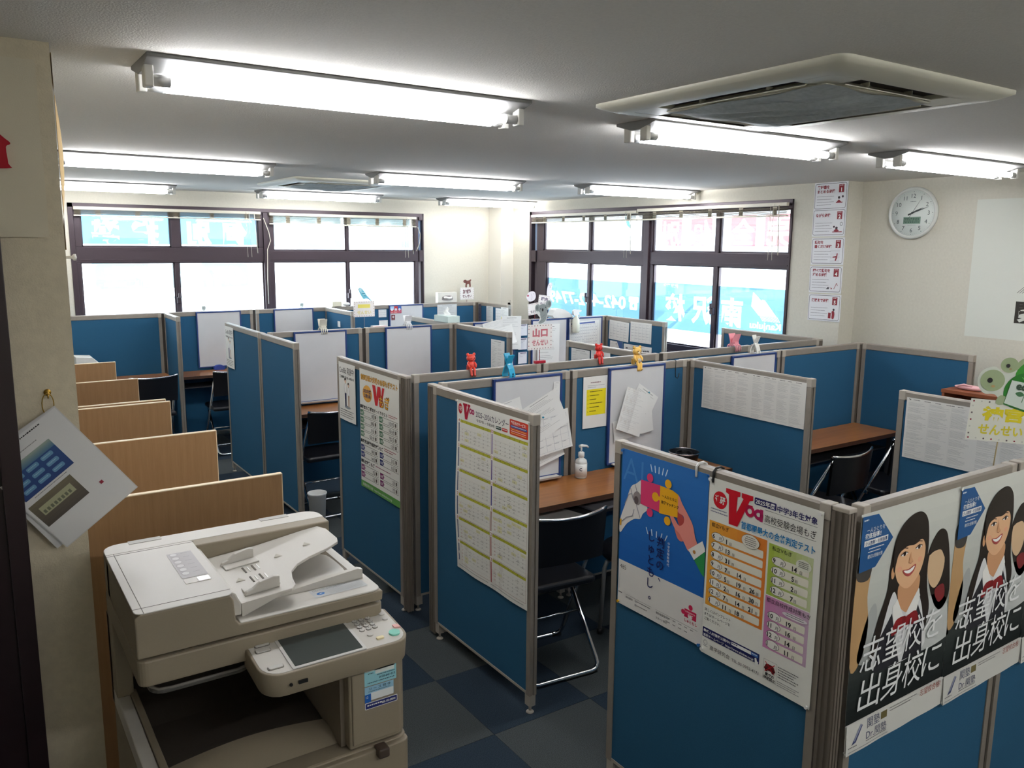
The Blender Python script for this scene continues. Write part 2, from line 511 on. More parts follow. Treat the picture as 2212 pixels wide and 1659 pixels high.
def window(name, axis, p, a0, a1, zb, ua, la, uz, lz, ztop):
    """one half of a window wall: ua/la = pane intervals (upper/lower), uz/lz = pane heights; p = inner frame plane"""
    def B(mb, u0, q0, z0, u1, q1, z1):
        return mb.box(u0, q0, z0, u1, q1, z1) if axis == 'y' else mb.box(q0, u0, z0, q1, u1, z1)
    fr = MB()
    lo, hi = a0, a1
    # jambs and solid bars fill everything that is not pane
    def bars(iv, z0, z1):
        e = lo
        for (s, t) in iv:
            if s > e: B(fr, e, p, z0, s, p+.055, z1)
            e = t
        if hi > e: B(fr, e, p, z0, hi, p+.055, z1)
    bars(ua, uz[0], uz[1]); bars(la, lz[0], lz[1])
    B(fr, lo, p, lz[1], hi, p+.055, uz[0])
    B(fr, lo, p, uz[1], hi, p+.055, ztop)
    B(fr, lo, p, zb, hi, p+.055, lz[0])
    w = struct(name, fr, M_SASH, bevel=.003)
    sh = MB()
    for (s, t) in ua+la:
        z0, z1 = uz if (s, t) in ua else lz
        g = MB(); B(g, s, p+.028, z0, t, p+.033, z1)
        obj('pane', g, mat_glass(), w)
        sf = MB()
        for q in ((s, z0, s+.012, z1), (t-.012, z0, t, z1), (s, z0, t, z0+.014), (s, z1-.01, t, z1)):
            B(sf, q[0], p+.016, q[1], q[2], p+.045, q[3])
        obj('sash', sf, M_SASH, w)
    c = (la[0][1]+la[1][0])/2
    k = MB(); B(k, c-.018, p-.03, 1.37, c+.018, p, 1.43); B(k, c-.008, p-.045, 1.42, c+.008, p-.02, 1.47)
    obj('window_lock', k, M_SASH, w, .004)
    t = MB(); B(t, lo+.02, p-.006, lz[1]+.02, hi-.02, p, lz[1]+.03); B(t, lo+.02, p-.004, uz[0]-.03, hi-.02, p, uz[0]-.022)
    obj('transom_ridge', t, M_SASH, w)
    return w
PB, PR = YW+.004, XW+.004
w1 = window('window_1', 'y', PB, .945, 2.735, .99, [(1.000, 1.784), (1.869, 2.639)], [(.976, 1.803), (1.842, 2.684)], (1.916, 2.25), (1.05, 1.771), 2.275)
w2 = window('window_2', 'y', PB, 2.735, 4.49, .99, [(2.794, 3.602), (3.628, 4.437)], [(2.790, 3.605), (3.632, 4.447)], (1.888, 2.25), (1.05, 1.773), 2.275)
w3 = window('window_3', 'x', PR, 6.03, 7.87, .99, [(6.106, 6.892), (6.93, 7.744)], [(6.103, 6.895), (6.934, 7.69)], (1.912, 2.28), (1.05, 1.783), 2.31)
w4 = window('window_4', 'x', PR, 4.345, 6.03, .99, [(4.369, 5.109), (5.155, 5.957)], [(4.372, 5.113), (5.16, 5.939)], (1.916, 2.28), (1.05, 1.797), 2.31)
# outer frames with the narrow side lights
tr = MB()
for q in ((.90, .95, .945, 2.315), (4.535, .95, 4.552, 2.315), (.90, 2.275, 4.552, 2.315), (.90, .95, 4.552, .99), (4.49, .99, 4.535, 1.02), (4.49, 1.77, 4.535, 1.90), (4.49, 2.24, 4.535, 2.28)):
    tr.box(q[0], YW-.012, q[1], q[2], YW+.10, q[3])
tr.box(2.685, YW-.016, .99, 2.738, YW+.03, 2.275)
t1 = struct('trim_1', tr, M_SASH, bevel=.003)
obj('side_light', MB().box(4.49, YW+.04, 1.02, 4.535, YW+.045, 1.77), mat('frosted_glass', (208, 206, 212), .5), t1)
obj('side_light', MB().box(4.49, YW+.04, 1.90, 4.535, YW+.045, 2.24), mat('frosted_blue', (140, 165, 200), .3), t1)
tr = MB()
for q in ((4.335, .95, 4.345, 2.352), (7.955, .95, 8.0, 2.352), (4.335, 2.31, 8.0, 2.352), (4.335, .95, 8.0, .99), (7.87, .99, 7.955, 1.02), (7.87, 1.78, 7.955, 1.91), (7.87, 2.25, 7.955, 2.31)):
    tr.box(XW-.012, q[0], q[1], XW+.10, q[2], q[3])
tr.box(XW-.016, 5.985, .99, XW+.03, 6.05, 2.31)
t2 = struct('trim_2', tr, M_SASH, bevel=.003)
obj('side_light', MB().box(XW+.04, 7.87, 1.02, XW+.045, 7.955, 1.78), mat('dim_glass', (96, 88, 92), .1), t2)
obj('side_light', MB().box(XW+.04, 7.87, 1.91, XW+.045, 7.955, 2.25), mat('dim_glass_blue', (120, 135, 155), .1), t2)

# advertising films on the outside of the glass (read from the street, so mirrored from indoors)
def win_text(cv, s, xc, z, size, zt, col, bold=.02, w=None):
    cv.text(s, xc, (zt-z)*1000, size, col, L=3, bold=bold, align='c', w=w)
# back wall, upper: outside-left is indoor-right; canvas x = (X0 - x) * 1000
def back_film(win, X0, x1, zt, shapes, films):
    cv = Canvas((X0-x1)*1000, 300)
    shapes(cv, lambda x: (X0-x)*1000, lambda z: (zt-z)*1000)
    film(cv, 'window_film', (X0, PB+.036, zt), (-1, 0, 0), (0, -1, 0), win, films)
def f1(cv, X, Z):
    for a, b in ((1.012, 1.772), (1.881, 2.627)): cv.rect(X(b), Z(2.25), (b-a)*1000, (2.25-1.945)*1000, 0, 1, step=900)
    for s, x in (('導', 1.21), ('指', 1.56), ('別', 2.06), ('個', 2.41)): cv.text(s, X(x), Z(1.968), 232, 1, 3, align='c', bold=.05)
back_film(w1, 2.639, 1.0, 2.25, f1, [FILM_C, FILM_W])
def f2(cv, X, Z):
    for a, b in ((2.812, 3.56), (3.655, 4.40)): cv.rect(X(b), Z(2.25), (b-a)*1000, (2.25-1.93)*1000, 0, 1, step=900)
    for s, x in (('塾', 2.995), ('関', 3.375)): cv.text(s, X(x), Z(1.968), 225, 1, 3, align='c', bold=.05)
    cv.poly([(X(3.70), Z(2.11)), (X(3.865), Z(2.19)), (X(3.865), Z(1.96))], 1, 3)
    cv.poly([(X(4.03), Z(2.15)), (X(4.14), Z(2.18)), (X(4.29), Z(2.03)), (X(4.285), Z(1.94)), (X(4.03), Z(1.945)), (X(4.03), Z(2.0)), (X(4.09), Z(2.04)), (X(4.03), Z(2.09))], 1, 3)
back_film(w2, 4.437, 2.79, 2.25, f2, [FILM_P, FILM_W])
def f3(cv, X, Z):
    cv.rr(X(2.527), Z(1.758), 1430, 236, 45, 0, 1)
    for s, x in (('小', 2.36), ('中', 2.02), ('高', 1.69), ('校', 1.475), ('生', 1.265)): cv.text(s, X(x), Z(1.565), 195, 1, 3, align='c', bold=.05)
    cv.ell(X(2.20), Z(1.635), 26, 26, 1, 3); cv.rect(X(1.915), Z(1.66), 60, 36, 1, 3)
    cv.rr(X(2.45), Z(1.436), 1350, 250, 30, 0, 1); cv.rr(X(2.40), Z(1.42), 1210, 230, 30, 1, 3)
    cv.rect(X(2.66), Z(1.77), 2, 2, 1, 1)
back_film(w1, 2.684, .976, 1.77, f3, [FILM_P, FILM_W])
# right wall: outside-left is indoor-right (small y); canvas x = (y - Y0) * 1000
def right_film(win, Y0, zt, shapes, films):
    cv = Canvas(1800, 700)
    shapes(cv, lambda y: (y-Y0)*1000, lambda z: (zt-z)*1000)
    film(cv, 'window_film', (PR+.036, Y0, zt), (0, 1, 0), (-1, 0, 0), win, films)
def f4(cv, X, Z):
    cv.rect(X(4.372), Z(1.625), 1566, 435, 0, 1, step=2000)
    for s, y in (('南', 4.955), ('沢', 5.295), ('校', 5.65)): cv.text(s, X(y), Z(1.30), 262, 1, 3, align='c', bold=.03)
    cv.poly([(X(4.726), Z(1.59)), (X(4.74), Z(1.47)), (X(4.655), Z(1.395)), (X(4.47), Z(1.395)), (X(4.52), Z(1.445)), (X(4.60), Z(1.525)), (X(4.625), Z(1.53)), (X(4.635), Z(1.52))], 1, 3)
    for k in range(12): cv.poly([(X(4.645-.016*k), Z(1.393)), (X(4.639-.016*k), Z(1.393)), (X(4.605-.016*k), Z(1.35)), (X(4.611-.016*k), Z(1.35))], 1, 3)
    cv.text('Kanjuku', X(4.42), Z(1.285), 78, 1, 3, bold=.02, w=325)
    cv.text('関塾', X(5.62), Z(1.585), 40, 2, 2, bold=.02, w=200)
right_film(w4, 4.372, 1.80, f4, [FILM_B, FILM_W, FILM_P])
def f5(cv, X, Z):
    cv.rect(X(6.103), Z(1.606), 1587, 556, 0, 1, step=2000)
    cv.text('042-432-7749', X(6.345), Z(1.335), 178, 1, 3, bold=.025, w=1310)
    x, z = 6.23, 1.33   # telephone mark
    cv.rr(X(x-.055), Z(z+.075), 110, 72, 14, 1, 3); cv.poly([(X(x-.04), Z(z+.105)), (X(x+.04), Z(z+.105)), (X(x+.055), Z(z+.06)), (X(x-.055), Z(z+.06))], 1, 3)
    cv.rr(X(x-.072), Z(z+.135), 144, 34, 14, 1, 3); cv.rr(X(x-.072), Z(z+.12), 36, 42, 10, 1, 3); cv.rr(X(x+.036), Z(z+.12), 36, 42, 10, 1, 3)
    cv.ell(X(x), Z(z+.045), 18, 20, 0, 4)
right_film(w3, 6.103, 1.783, f5, [FILM_B, FILM_W])
def f6(cv, X, Z):
    cv.rect(X(4.369), Z(2.28), 740, 364, 0, 1, step=2000); cv.rect(X(5.155), Z(2.28), 800, 364, 0, 1, step=2000)
    for s, a, b in (('完', 4.372, 4.645), ('全', 4.735, 5.01), ('個', 5.225, 5.485), ('別', 5.60, 5.865)):
        cv.rect(X(a), Z(2.24), (b-a)*1000, 265, 1, 2, step=900)
        cv.text(s, X((a+b)/2), Z(2.005), 232, 0, 3, align='c', bold=.03)
right_film(w4, 4.369, 2.28, f6, [FILM_W, FILM_R])
def f7(cv, X, Z):
    cv.rect(X(6.106), Z(2.28), 786, 368, 0, 1, step=2000); cv.rect(X(6.93), Z(2.28), 814, 368, 0, 1, step=2000)
    cv.poly([(X(6.30), Z(2.13)), (X(6.33), Z(2.21)), (X(6.40), Z(2.26)), (X(6.37), Z(2.18))], 1, 3)
    cv.line([(X(7.25), Z(2.22)), (X(7.20), Z(2.06))], 5, 1, 3); cv.line([(X(7.55), Z(2.2)), (X(7.58), Z(2.05))], 5, 1, 3)
right_film(w3, 6.106, 2.28, f7, [FILM_W, FILM_G])

# ------------------------------------------------------------------ raised venetian blinds
M_BL = mat('blind_ivory', (214, 208, 190), .4, spec=.5)
M_SLAT = mat('blind_slat', (170, 160, 140), .22, metal=.35)
def blind(label, axis, a0, a1, zt, zb, q):
    """stack hanging in front of the frame plane q"""
    b = thing('venetian_blind', label, 'blind', (((a0+a1)/2, q, zt) if axis == 'y' else (q, (a0+a1)/2, zt)), 0, 'raised window blinds')
    L = (a1-a0)/2
    def P(u, d, z): return (u, -d, z) if axis == 'y' else (-d, -u, z)
    def B(mb, u0, d0, z0, u1, d1, z1):
        x0, y0, _ = P(u0, d0, 0); x1, y1, _ = P(u1, d1, 0)
        return mb.box(min(x0, x1), min(y0, y1), z0, max(x0, x1), max(y0, y1), z1)
    obj('headrail', B(MB(), -L, .012, -.028, L, .045, 0), M_BL, b, .002)
    n = 7; hh = (zt-.028-zb-.014)
    pr = MB()
    for i in range(6):
        u0, u1 = -L*.995+i*2*L*.995/6, -L*.995+(i+1)*2*L*.995/6
        B(pr, u0, .015, -.0006, u1, .043, .0006)
    sm = pr.mesh('slat')
    for k in range(n):
        s = link('slat', sm, M_SLAT if k == 0 else None, b)
        s.location = (0, 0, -.032 - hh*(k+.3)/n)
        s.rotation_euler = (math.radians(-14 if axis == 'y' else 0), math.radians(0 if axis == 'y' else -14), 0)
        s.location = (0, 0, s.location.z)
    obj('bottom_rail', B(MB(), -L, .016, zb-zt, L, .042, zb-zt+.013), M_BL, b, .002)
    for i in range(5):
        u = -L + L*2*(i+.6)/5
        obj('slat_clip', B(MB(), u-.022, .010, zb-zt+.012, u+.022, .014, -.03), M_BL, b, .002)
    cd = MB()
    u = L-.12
    cd.tube([P(u, .05, -.01), P(u, .052, -.2), P(u+.01, .052, -.46)], .0022, 6); cd.tube([P(u-.03, .05, -.01), P(u-.03, .052, -.46)], .0022, 6)
    obj('pull_cord', cd, M_BL, b)
    obj('tilt_wand', MB().tube([P(L-.07, .05, -.02), P(L-.05, .055, -.42)], .004, 6), M_BL, b)
    return b
bl = blind('raised ivory blind above the left half of the back wall window', 'y', .945, 2.652, 2.283, 2.195, YW-.014)
blind('raised ivory blind above the right half of the back wall window, beside the corner', 'y', 2.742, 4.435, 2.276, 2.158, YW-.014)
blind('raised ivory blind over the telephone number side of the right wall window', 'x', 6.13, 7.90, 2.312, 2.215, XW-.014)
blind('raised ivory blind over the red lettered panes of the right wall window', 'x', 4.36, 6.115, 2.325, 2.215, XW-.014)
# loose cords of the first back-wall blinds
for x, lab in ((2.70, 'thin white blind cord hanging down the middle post of the back window'), (4.455, 'thin white blind cord looped at the right jamb of the back window')):
    pts = [(x-.02, YW-.05, 2.22), (x+.03, YW-.05, 2.08), (x+.045, YW-.05, 1.99), (x+.01, YW-.05, 1.90), (x, YW-.05, 1.6), (x, YW-.05, 1.34)] if x < 3 else [(x, YW-.05, 2.16), (x+.03, YW-.05, 2.08), (x+.02, YW-.05, 1.98), (x-.02, YW-.05, 1.89)]
    tag(obj('blind_cord', MB().tube(pts, .004, 6), M_BL), lab, 'cord')
# ------------------------------------------------------------------ fluorescent lights
M_TUBE = mat('lit_tube', (255, 255, 255), .3, emit=(250, 251, 255), power=TUBE_POWER)
M_CAP = mat('tube_cap', (200, 200, 198), .35, metal=.4)
M_HOUS = mat('lamp_housing', (118, 117, 115), .5)
M_SOCK = mat('lamp_socket', (210, 208, 200), .5)
def lamp_proto():
    t = thing('ceiling_light', '', 'light', (0, 0, ZC), 0, 'twin tube ceiling lights')
    L = .625
    prof = [(-.115, 0), (-.115, -.010), (-.108, -.013), (-.022, -.036), (.022, -.036), (.108, -.013), (.115, -.010), (.115, 0)]
    obj('housing', MB().prism(prof, (2*L, 0, 0), (-L, 0, 0), (0, 1, 0), (0, 0, 1)), M_HOUS, t, .002)
    tm = MB().cyl((-.555, 0, 0), (.555, 0, 0), .0155, 14).mesh('tube')
    for s in (-1, 1):
        o = link('tube', tm, M_TUBE if s < 0 else None, t); o.location = (0, s*.048, -.060)
        for e in (-1, 1): obj('tube_cap', MB().cyl((e*.60, s*.048, -.060), (e*.555, s*.048, -.060), .0158, 14), M_CAP, t)
        for e in (-1, 1):
            obj('socket', MB().box(e*.612-.012, s*.048-.02, -.080, e*.612+.012, s*.048+.02, -.012), M_SOCK, t, .004)
    for e in (-.45, .45): obj('housing_screw', MB().cyl((e, 0, -.036), (e, 0, -.040), .008), M_CHROME, t)
    return t
LP = [(1.095, 2.56, 'nearest twin tube light, over the photocopier'), (2.95, 2.585, 'twin tube light right beside the near air conditioner'),
      (4.70, 2.58, 'twin tube light in front of the round wall clock'), (1.12, 5.40, 'twin tube light over the wooden carrels, second from the camera'),
      (3.13, 5.52, 'twin tube light in the middle of the ceiling, right of the far air conditioner'), (4.95, 5.42, 'twin tube light near the red lettered window'),
      (1.06, 7.92, 'twin tube light close to the left end of the back window'), (3.08, 8.0, 'twin tube light just behind the far air conditioner'),
      (5.05, 7.98, 'twin tube light in the far corner by the pillar'),
      (1.10, -.36, 'added unseen twin tube light behind the camera, in line with the photocopier'), (2.95, -.36, 'added unseen twin tube light behind the camera, middle of the row'),  # unseen row behind the camera, added to light the near posters and copier
      (4.70, -.36, 'added unseen twin tube light behind the camera, by the clock wall')]
L0 = lamp_proto()
for i, (x, y, lab) in enumerate(LP):
    if i == 0: L0.location = (x, y, ZC); L0['label'] = lab
    else: dup(L0, lab, (x, y, ZC))

# ------------------------------------------------------------------ ceiling cassettes
M_AC = mat('ac_ivory', (206, 204, 186), .45)
M_CLOTH = mat('ac_filter_cloth', (176, 184, 184), .9, noise=.12, nscale=60, bump=.4, bscale=300, bdist=.002)
def cassette(label, x0, y0, x1, y1, cloth=True):
    cx, cy = (x0+x1)/2, (y0+y1)/2; w, h = (x1-x0)/2, (y1-y0)/2
    t = thing('air_conditioner', label, 'air conditioner', (cx, cy, ZC))
    fr = MB(); z1 = -.028
    # outer sloped rim as a ring
    def ringpts(a, b, z, r):
        p = []
        for sx, sy, a0 in ((1, 1, 0), (-1, 1, 90), (-1, -1, 180), (1, -1, 270)):
            for k in range(5):
                q = math.radians(a0+22.5*k); p.append((sx*(a-r)+r*math.cos(q), sy*(b-r)+r*math.sin(q), z))
        return p
    R = [ringpts(w, h, 0, .035), ringpts(w, h, -.010, .035), ringpts(w-.02, h-.02, -.018, .03), ringpts(w-.05, h-.05, z1, .03), ringpts(w-.10, h-.10, z1, .02)]
    n = len(R[0]); vs = [p for g in R for p in g]
    fr.add(vs, [(i*n+k, i*n+(k+1) % n, (i+1)*n+(k+1) % n, (i+1)*n+k) for i in range(4) for k in range(n)], True)
    obj('rim', fr, M_AC, t)
    a, b = w-.10, h-.10; g = .085
    # corner pads and the return grille, leaving four slots open
    for sx in (-1, 1):
        for sy in (-1, 1):
            c = MB().prism([(0, 0), (-.13, 0), (-.13, -g), (-g, -.13), (0, -.13)], (0, 0, .02), (sx*a, sy*b, z1), (sx, 0, 0), (0, sy, 0))
            obj('corner_pad', c, M_AC, t, .003)
    obj('slot_shade', MB().box(-a, -b, -.013, a, b, -.0115), mat('slot_dark', (48, 42, 38), .8), t)  # dark sheet standing in for the shade up inside the slots
    obj('return_grille', MB().box(-a+g, -b+g, z1-.004, a-g, b-g, z1+.016), M_AC, t, .006)
    for k, (sx, sy) in enumerate(((1, 0), (-1, 0), (0, 1), (0, -1))):
        l = .5*( (b if sx else a)*2 - .27)
        c = Vector((sx*(a-g*.80), sy*(b-g*.80), z1+.003))
        ax = Vector((0, 1, 0)) if sx else Vector((1, 0, 0)); out = Vector((sx, sy, 0))
        tl = math.radians(28); d = (out*math.cos(tl) - Vector((0, 0, 1))*math.sin(tl))
        obj('louver', MB().obox(c, ax*l, d*.013, d.cross(ax)*.0015), M_AC, t, .001)
        for q in (-.5, .5):
            obj('louver_arm', MB().obox(c+ax*(l*q)+Vector((0, 0, .008)), ax*.002, out*.014, (0, 0, .008)), M_AC, t)
    if cloth:
        rnd = random.Random(3)
        ph = [rnd.random()*6 for _ in range(6)]
        def f(u, v):
            x, y = (u*2-1)*(a-g-.0), (v*2-1)*(b-g-.0)
            e = min(u, 1-u, v, 1-v)
            s = min(1, e*5)
            z = z1-.006 - .016*s*(1+.35*math.sin(9*u+ph[0])*math.sin(7*v+ph[1])) - .006*s*math.sin(24*u+13*v+ph[2])
            wob = .014*math.sin(11*u+ph[3])*(abs(v-.5)*2)**3
            return (x + .014*math.sin(12*v+ph[4])*(abs(u-.5)*2)**3, y+wob, z)
        obj('filter_cloth', MB().grid(f, 40, 40), M_CLOTH, t)
    return t
cassette('large near air conditioner with a wrinkled cloth taped over its grille', 1.945, 1.375, 2.865, 2.395)
cassette('far air conditioner with a loose white cloth, near the back window', 2.19, 6.20, 3.11, 7.18)
# ------------------------------------------------------------------ blue partition panels
M_FAB = mat('partition_fabric', (44, 90, 122), 0.92, noise=.10, nscale=420, bump=.35, bscale=900, bdist=.001, spec=.15)
M_CAPB = mat('rail_cap_beige', (168, 160, 148), .5)
M_GAP = mat('joint_dark', (52, 46, 40), .6)
T = .036
_pm = {}
def panel(label, axis, c, a0, a1, foot=True, joint=None, post=None):
    """one office partition; axis = direction it runs, c = centre of the other axis"""
    L = a1-a0
    t = thing('divider_panel', label, 'partition panel', ((a0+a1)/2, c, 0) if axis == 'x' else (c, (a0+a1)/2, 0), 0 if axis == 'x' else PI/2, 'blue partition panels')
    k = round(L, 3)
    if k not in _pm:
        h = L/2; z0 = .085
        b = MB().box(-h+.026, -T/2+.004, z0+.012, h-.026, T/2-.004, RZ-.036).mesh('board')
        tr = MB().prism([(-T/2, 0), (-T/2, .034), (-T/2+.006, .040), (T/2-.006, .040), (T/2, .034), (T/2, 0), (T/2-.004, -.004), (-T/2+.004, -.004)], (2*h-.05, 0, 0), (-h+.025, 0, RZ-.040), (0, 1, 0), (0, 0, 1)).mesh('top_rail')
        g = .004
        prof = [(0, -T/2), (.028, -T/2), (.028, T/2), (0, T/2), (0, g), (.005, g), (.005, -g), (0, -g)]
        sr = MB().prism(prof, (0, 0, RZ-.045-z0), (-h, 0, z0)).mesh('side_rail')
        sr2 = MB().prism([(-x, y) for x, y in prof], (0, 0, RZ-.045-z0), (h, 0, z0)).mesh('side_rail')
        cp = MB().prism([(0, -T/2-.001), (.034, -T/2-.001), (.034, T/2+.001), (0, T/2+.001)], (0, 0, .046), (-h-.001, 0, RZ-.045)).mesh('rail_cap')
        cp2 = MB().prism([(0, -T/2-.001), (.034, -T/2-.001), (.034, T/2+.001), (0, T/2+.001)], (0, 0, .046), (h-.033, 0, RZ-.045)).mesh('rail_cap')
        br = MB().box(-h+.026, -T/2+.002, z0, h-.026, T/2-.002, z0+.012).mesh('bottom_rail')
        ft = MB().box(-.018, -T/2+.003, .035, .018, T/2-.003, .086).cyl((0, 0, .008), (0, 0, .036), .006, 8).lathe([(.017, .0), (.017, .004), (.008, .010)], seg=12).mesh('levelling_foot')
        for m_, q in ((b, M_FAB), (tr, M_FRAMEP), (sr, M_FRAMEP), (sr2, M_FRAMEP), (cp, M_CAPB), (cp2, M_CAPB), (br, M_CAPB), (ft, M_CAPB)): m_.materials.append(q)
        _pm[k] = (b, tr, sr, sr2, cp, cp2, br, ft)
    b, tr, sr, sr2, cp, cp2, br, ft = _pm[k]
    link('board', b, None, t)
    link('top_rail', tr, None, t)
    for m_ in (sr, sr2): link('side_rail', m_, None, t)
    for m_ in (cp, cp2): link('rail_cap', m_, None, t, .003)
    link('bottom_rail', br, None, t)
    for s in (-1, 1): link('levelling_foot', ft, None, t).location = (s*(L/2-.02), 0, 0)
    if joint:     # slim connector filling the seam to the next panel, at the far end of the run
        obj('joint_strip', MB().box(L/2+.001, -T/2+.006, .09, L/2+joint-.001, T/2-.006, RZ-.004), M_GAP, t)
    if post:      # ribbed corner post standing at the given offset (local x, y, size x, size y)
        for (px, py, sx_, sy_) in post:
            pm = MB().box(px-sx_/2+.003, py-sy_/2+.003, .02, px+sx_/2-.003, py+sy_/2-.003, RZ-.012)
            for e in (-1, 1):
                for q in (-1, 0, 1):
                    pm.box(px+q*sx_*.36-.004, py+e*(sy_/2-.003)-.003, .02, px+q*sx_*.36+.004, py+e*(sy_/2-.003)+.003, RZ-.012)
                    pm.box(px+e*(sx_/2-.003)-.003, py+q*sy_*.36-.004, .02, px+e*(sx_/2-.003)+.003, py+q*sy_*.36+.004, RZ-.012)
            po = obj('corner_post', pm, mat('post_taupe', (104, 96, 86), .5), t)
            po['kind'] = 'stuff'
            obj('post_cap', MB().box(px-sx_/2, py-sy_/2, RZ-.012, px+sx_/2, py+sy_/2, RZ+.001), M_CAPB, t, .003)
    return t
XA, YF, YC, YW_, YM, YB = 1.8825, 1.2225, 3.4925, 3.7875, 6.1675, 8.4175
PANELS = [
 # label, axis, c, a0, a1, joint, post
 ('nearest aisle partition, under the jigsaw hands poster and the exam dates poster', 'y', XA, 1.262, 2.122, None, [(-.43-.030, 0, .052, .036)]),
 ('aisle partition under the big two column year calendar', 'y', XA, 2.618, 3.452, None, [(.417+.030, 0, .056, .036)]),
 ('aisle partition under the tall gold, red and green mock exam poster', 'y', XA, 3.806, 4.662, None, [(-.428-.030, 0, .055, .036)]),
 ('plain aisle partition with bare blue fabric, beside the white waste bin', 'y', XA, 5.418, 6.186, .02, None),
 ('farthest aisle partition, with a small cool dress notice at its far edge', 'y', XA, 6.206, 7.142, None, None),
 ('front partition under the two large schoolgirl posters, left of its seam', 'x', YF, 1.925, 2.742, .02, None),
 ('front partition at the lower right, right of the seam under the girl posters', 'x', YF, 2.762, 3.690, None, None),
 ('partition with two pale printed timetables, behind the turtle sign', 'y', 3.7225, 1.262, 2.186, None, [(-.462-.030, 0, .05, .036)]),
 ('partition behind the hand sanitizer, left part, holding a whiteboard of loose papers', 'x', YC, 1.925, 2.715, .02, None),
 ('partition behind the yellow marked notice and the bear clip whiteboard', 'x', YC, 2.735, 3.600, None, [(.4325+.028, 0, .05, .036)]),
 ('partition behind the wide wall of timetables, holding the white clip whiteboard', 'x', YC, 3.662, 4.465, .02, None),
 ('bare blue partition in the right hand booth, facing the camera, meeting the corner', 'x', YC, 4.485, 5.335, None, [(.425+.026, 0, .045, .036)]),
 ('bare blue partition in front of the clock wall, closing the right hand booth', 'y', 5.366, 2.680, 3.462, None, None),
 ('partition carrying the wide double timetable sheet', 'y', 3.6375, 2.612, 3.462, None, None),
 ('partition behind the calendar booth topped by the red bear clip, at the aisle', 'x', YW_, 1.925, 2.735, .02, None),
 ('partition topped by the second red bear clip, in the middle of the row', 'x', YW_, 2.755, 3.655, .04, None),
 ('partition in the middle row between the bear clips and the pink clip', 'x', YW_, 3.695, 4.525, .04, None),
 ('last partition of the middle row, ending below the five wall notices', 'x', YW_, 4.565, 5.275, None, [(.355+.024, 0, .044, .036)]),
 ('short divider with a light grey top behind the second red bear clip', 'y', 3.603, 3.812, 4.640, None, None),
 ('divider with a bare blue face below the right wall window, behind the pink clip', 'y', 5.318, 3.815, 4.736, None, None),
 ('partition behind the left whiteboard with a claw clip, by the mock exam poster', 'x', YM, 1.925, 2.680, .03, None),
 ('partition behind the second claw clip whiteboard', 'x', YM, 2.710, 3.515, None, [(.4025+.024, 0, .044, .036)]),
 ('partition behind the paper covered whiteboards and the koala sign', 'x', YM, 3.575, 4.345, .02, None),
 ('partition under the spray bottle, holding the striped table of figures', 'x', YM, 4.365, 5.215, None, [(.425+.024, 0, .044, .036)]),
 ('divider with one narrow printed sheet, right of the second claw clip whiteboard', 'y', 3.5475, 5.300, 6.140, None, None),
 ('divider with four printed sheets below the telephone number window', 'y', 5.2475, 5.336, 6.140, None, None),
 ('divider whose bright top rail rises behind the pale tissue box', 'y', 3.5400, 6.195, 7.062, None, None),
 ('back row partition behind the wooden carrels, farthest left', 'x', YB, .720, 1.605, .03, None),
 ('back row partition behind the whiteboard with the blue eraser tray', 'x', YB, 1.640, 2.475, .03, None),
 ('back row partition behind the second whiteboard from the left', 'x', YB, 2.510, 3.285, .03, None),
 ('back row partition behind the parrot sign', 'x', YB, 3.320, 4.190, .02, None),
 ('back row partition at the far corner under the dog sign', 'x', YB, 4.215, 5.115, None, [(.45+.024, 0, .044, .036)]),
 ('short divider at the far left, lit bright blue by the back window', 'y', 1.6450, 7.870, 8.392, None, None),
 ('short divider in bright light beside the parrot sign', 'y', 3.2600, 7.690, 8.392, None, None),
 ('short partition with several notices, in front of the corner pillar', 'y', 5.1650, 7.740, 8.385, None, None),
]
for lab, ax, c, a0, a1, jt, po in PANELS: panel(lab, ax, c, a0, a1, True, jt, po)

# ------------------------------------------------------------------ desks
M_DESK = wood('desk_cherry', (166, 110, 58), (140, 86, 42), .28, (1.2, 22, 22))
M_DKST = mat('desk_steel', (46, 46, 50), .5)
def desk(label, x0, x1, y0, y1, z=.72, shelf=True, m=None):
    cx = (x0+x1)/2; h = (x1-x0)/2
    t = thing('study_desk', label, 'desk', (cx, y1, 0), 0, 'wooden booth desks')
    d = y1-y0
    obj('desktop', MB().box(-h, -d, z-.025, h, 0, z), m or M_DESK, t, .003)
    obj('edge_band', MB().box(-h, -d-.002, z-.026, h, -d, z+.0005), mat('edge_dark', (70, 44, 28), .5), t)
    for s in (-1, 1):
        obj('leg', MB().box(s*(h-.03)-.012, -d+.04, .012, s*(h-.03)+.012, -d+.07, z-.026).box(s*(h-.03)-.012, -.05, .012, s*(h-.03)+.012, -.02, z-.026).box(s*(h-.03)-.012, -d+.03, 0, s*(h-.03)+.012, -.01, .012), M_DKST, t)
    if shelf: obj('shelf', MB().box(-h+.05, -d+.07, z-.125, h-.05, -.02, z-.115), M_DKST, t)
    return t
F_ = .002
desk('wooden desk with the hand sanitizer, in the calendar booth', 1.928, 3.600, 3.085, 3.472)
desk('wooden desk in the right hand booth in front of the bare blue corner', 3.665, 5.335, 3.115, 3.472)
desk('wooden desk under the left claw clip whiteboard, seen past the plain aisle partition', 1.928, 3.520, 5.80, 6.147)
desk('wooden desk under the whiteboard with the blue eraser tray', 1.668, 3.235, 8.03, 8.396)
desk('wooden desk at the far left behind the carrels', .75, 1.615, 8.03, 8.396)
desk('wooden desk in the far corner below the parrot sign', 3.285, 5.14, 8.03, 8.396)
desk('wooden desk under the paper covered whiteboards', 3.58, 5.22, 5.80, 6.147)
desk('wooden desk behind the row with the red bear clips, left booth', 1.93, 3.58, 3.81, 4.18)
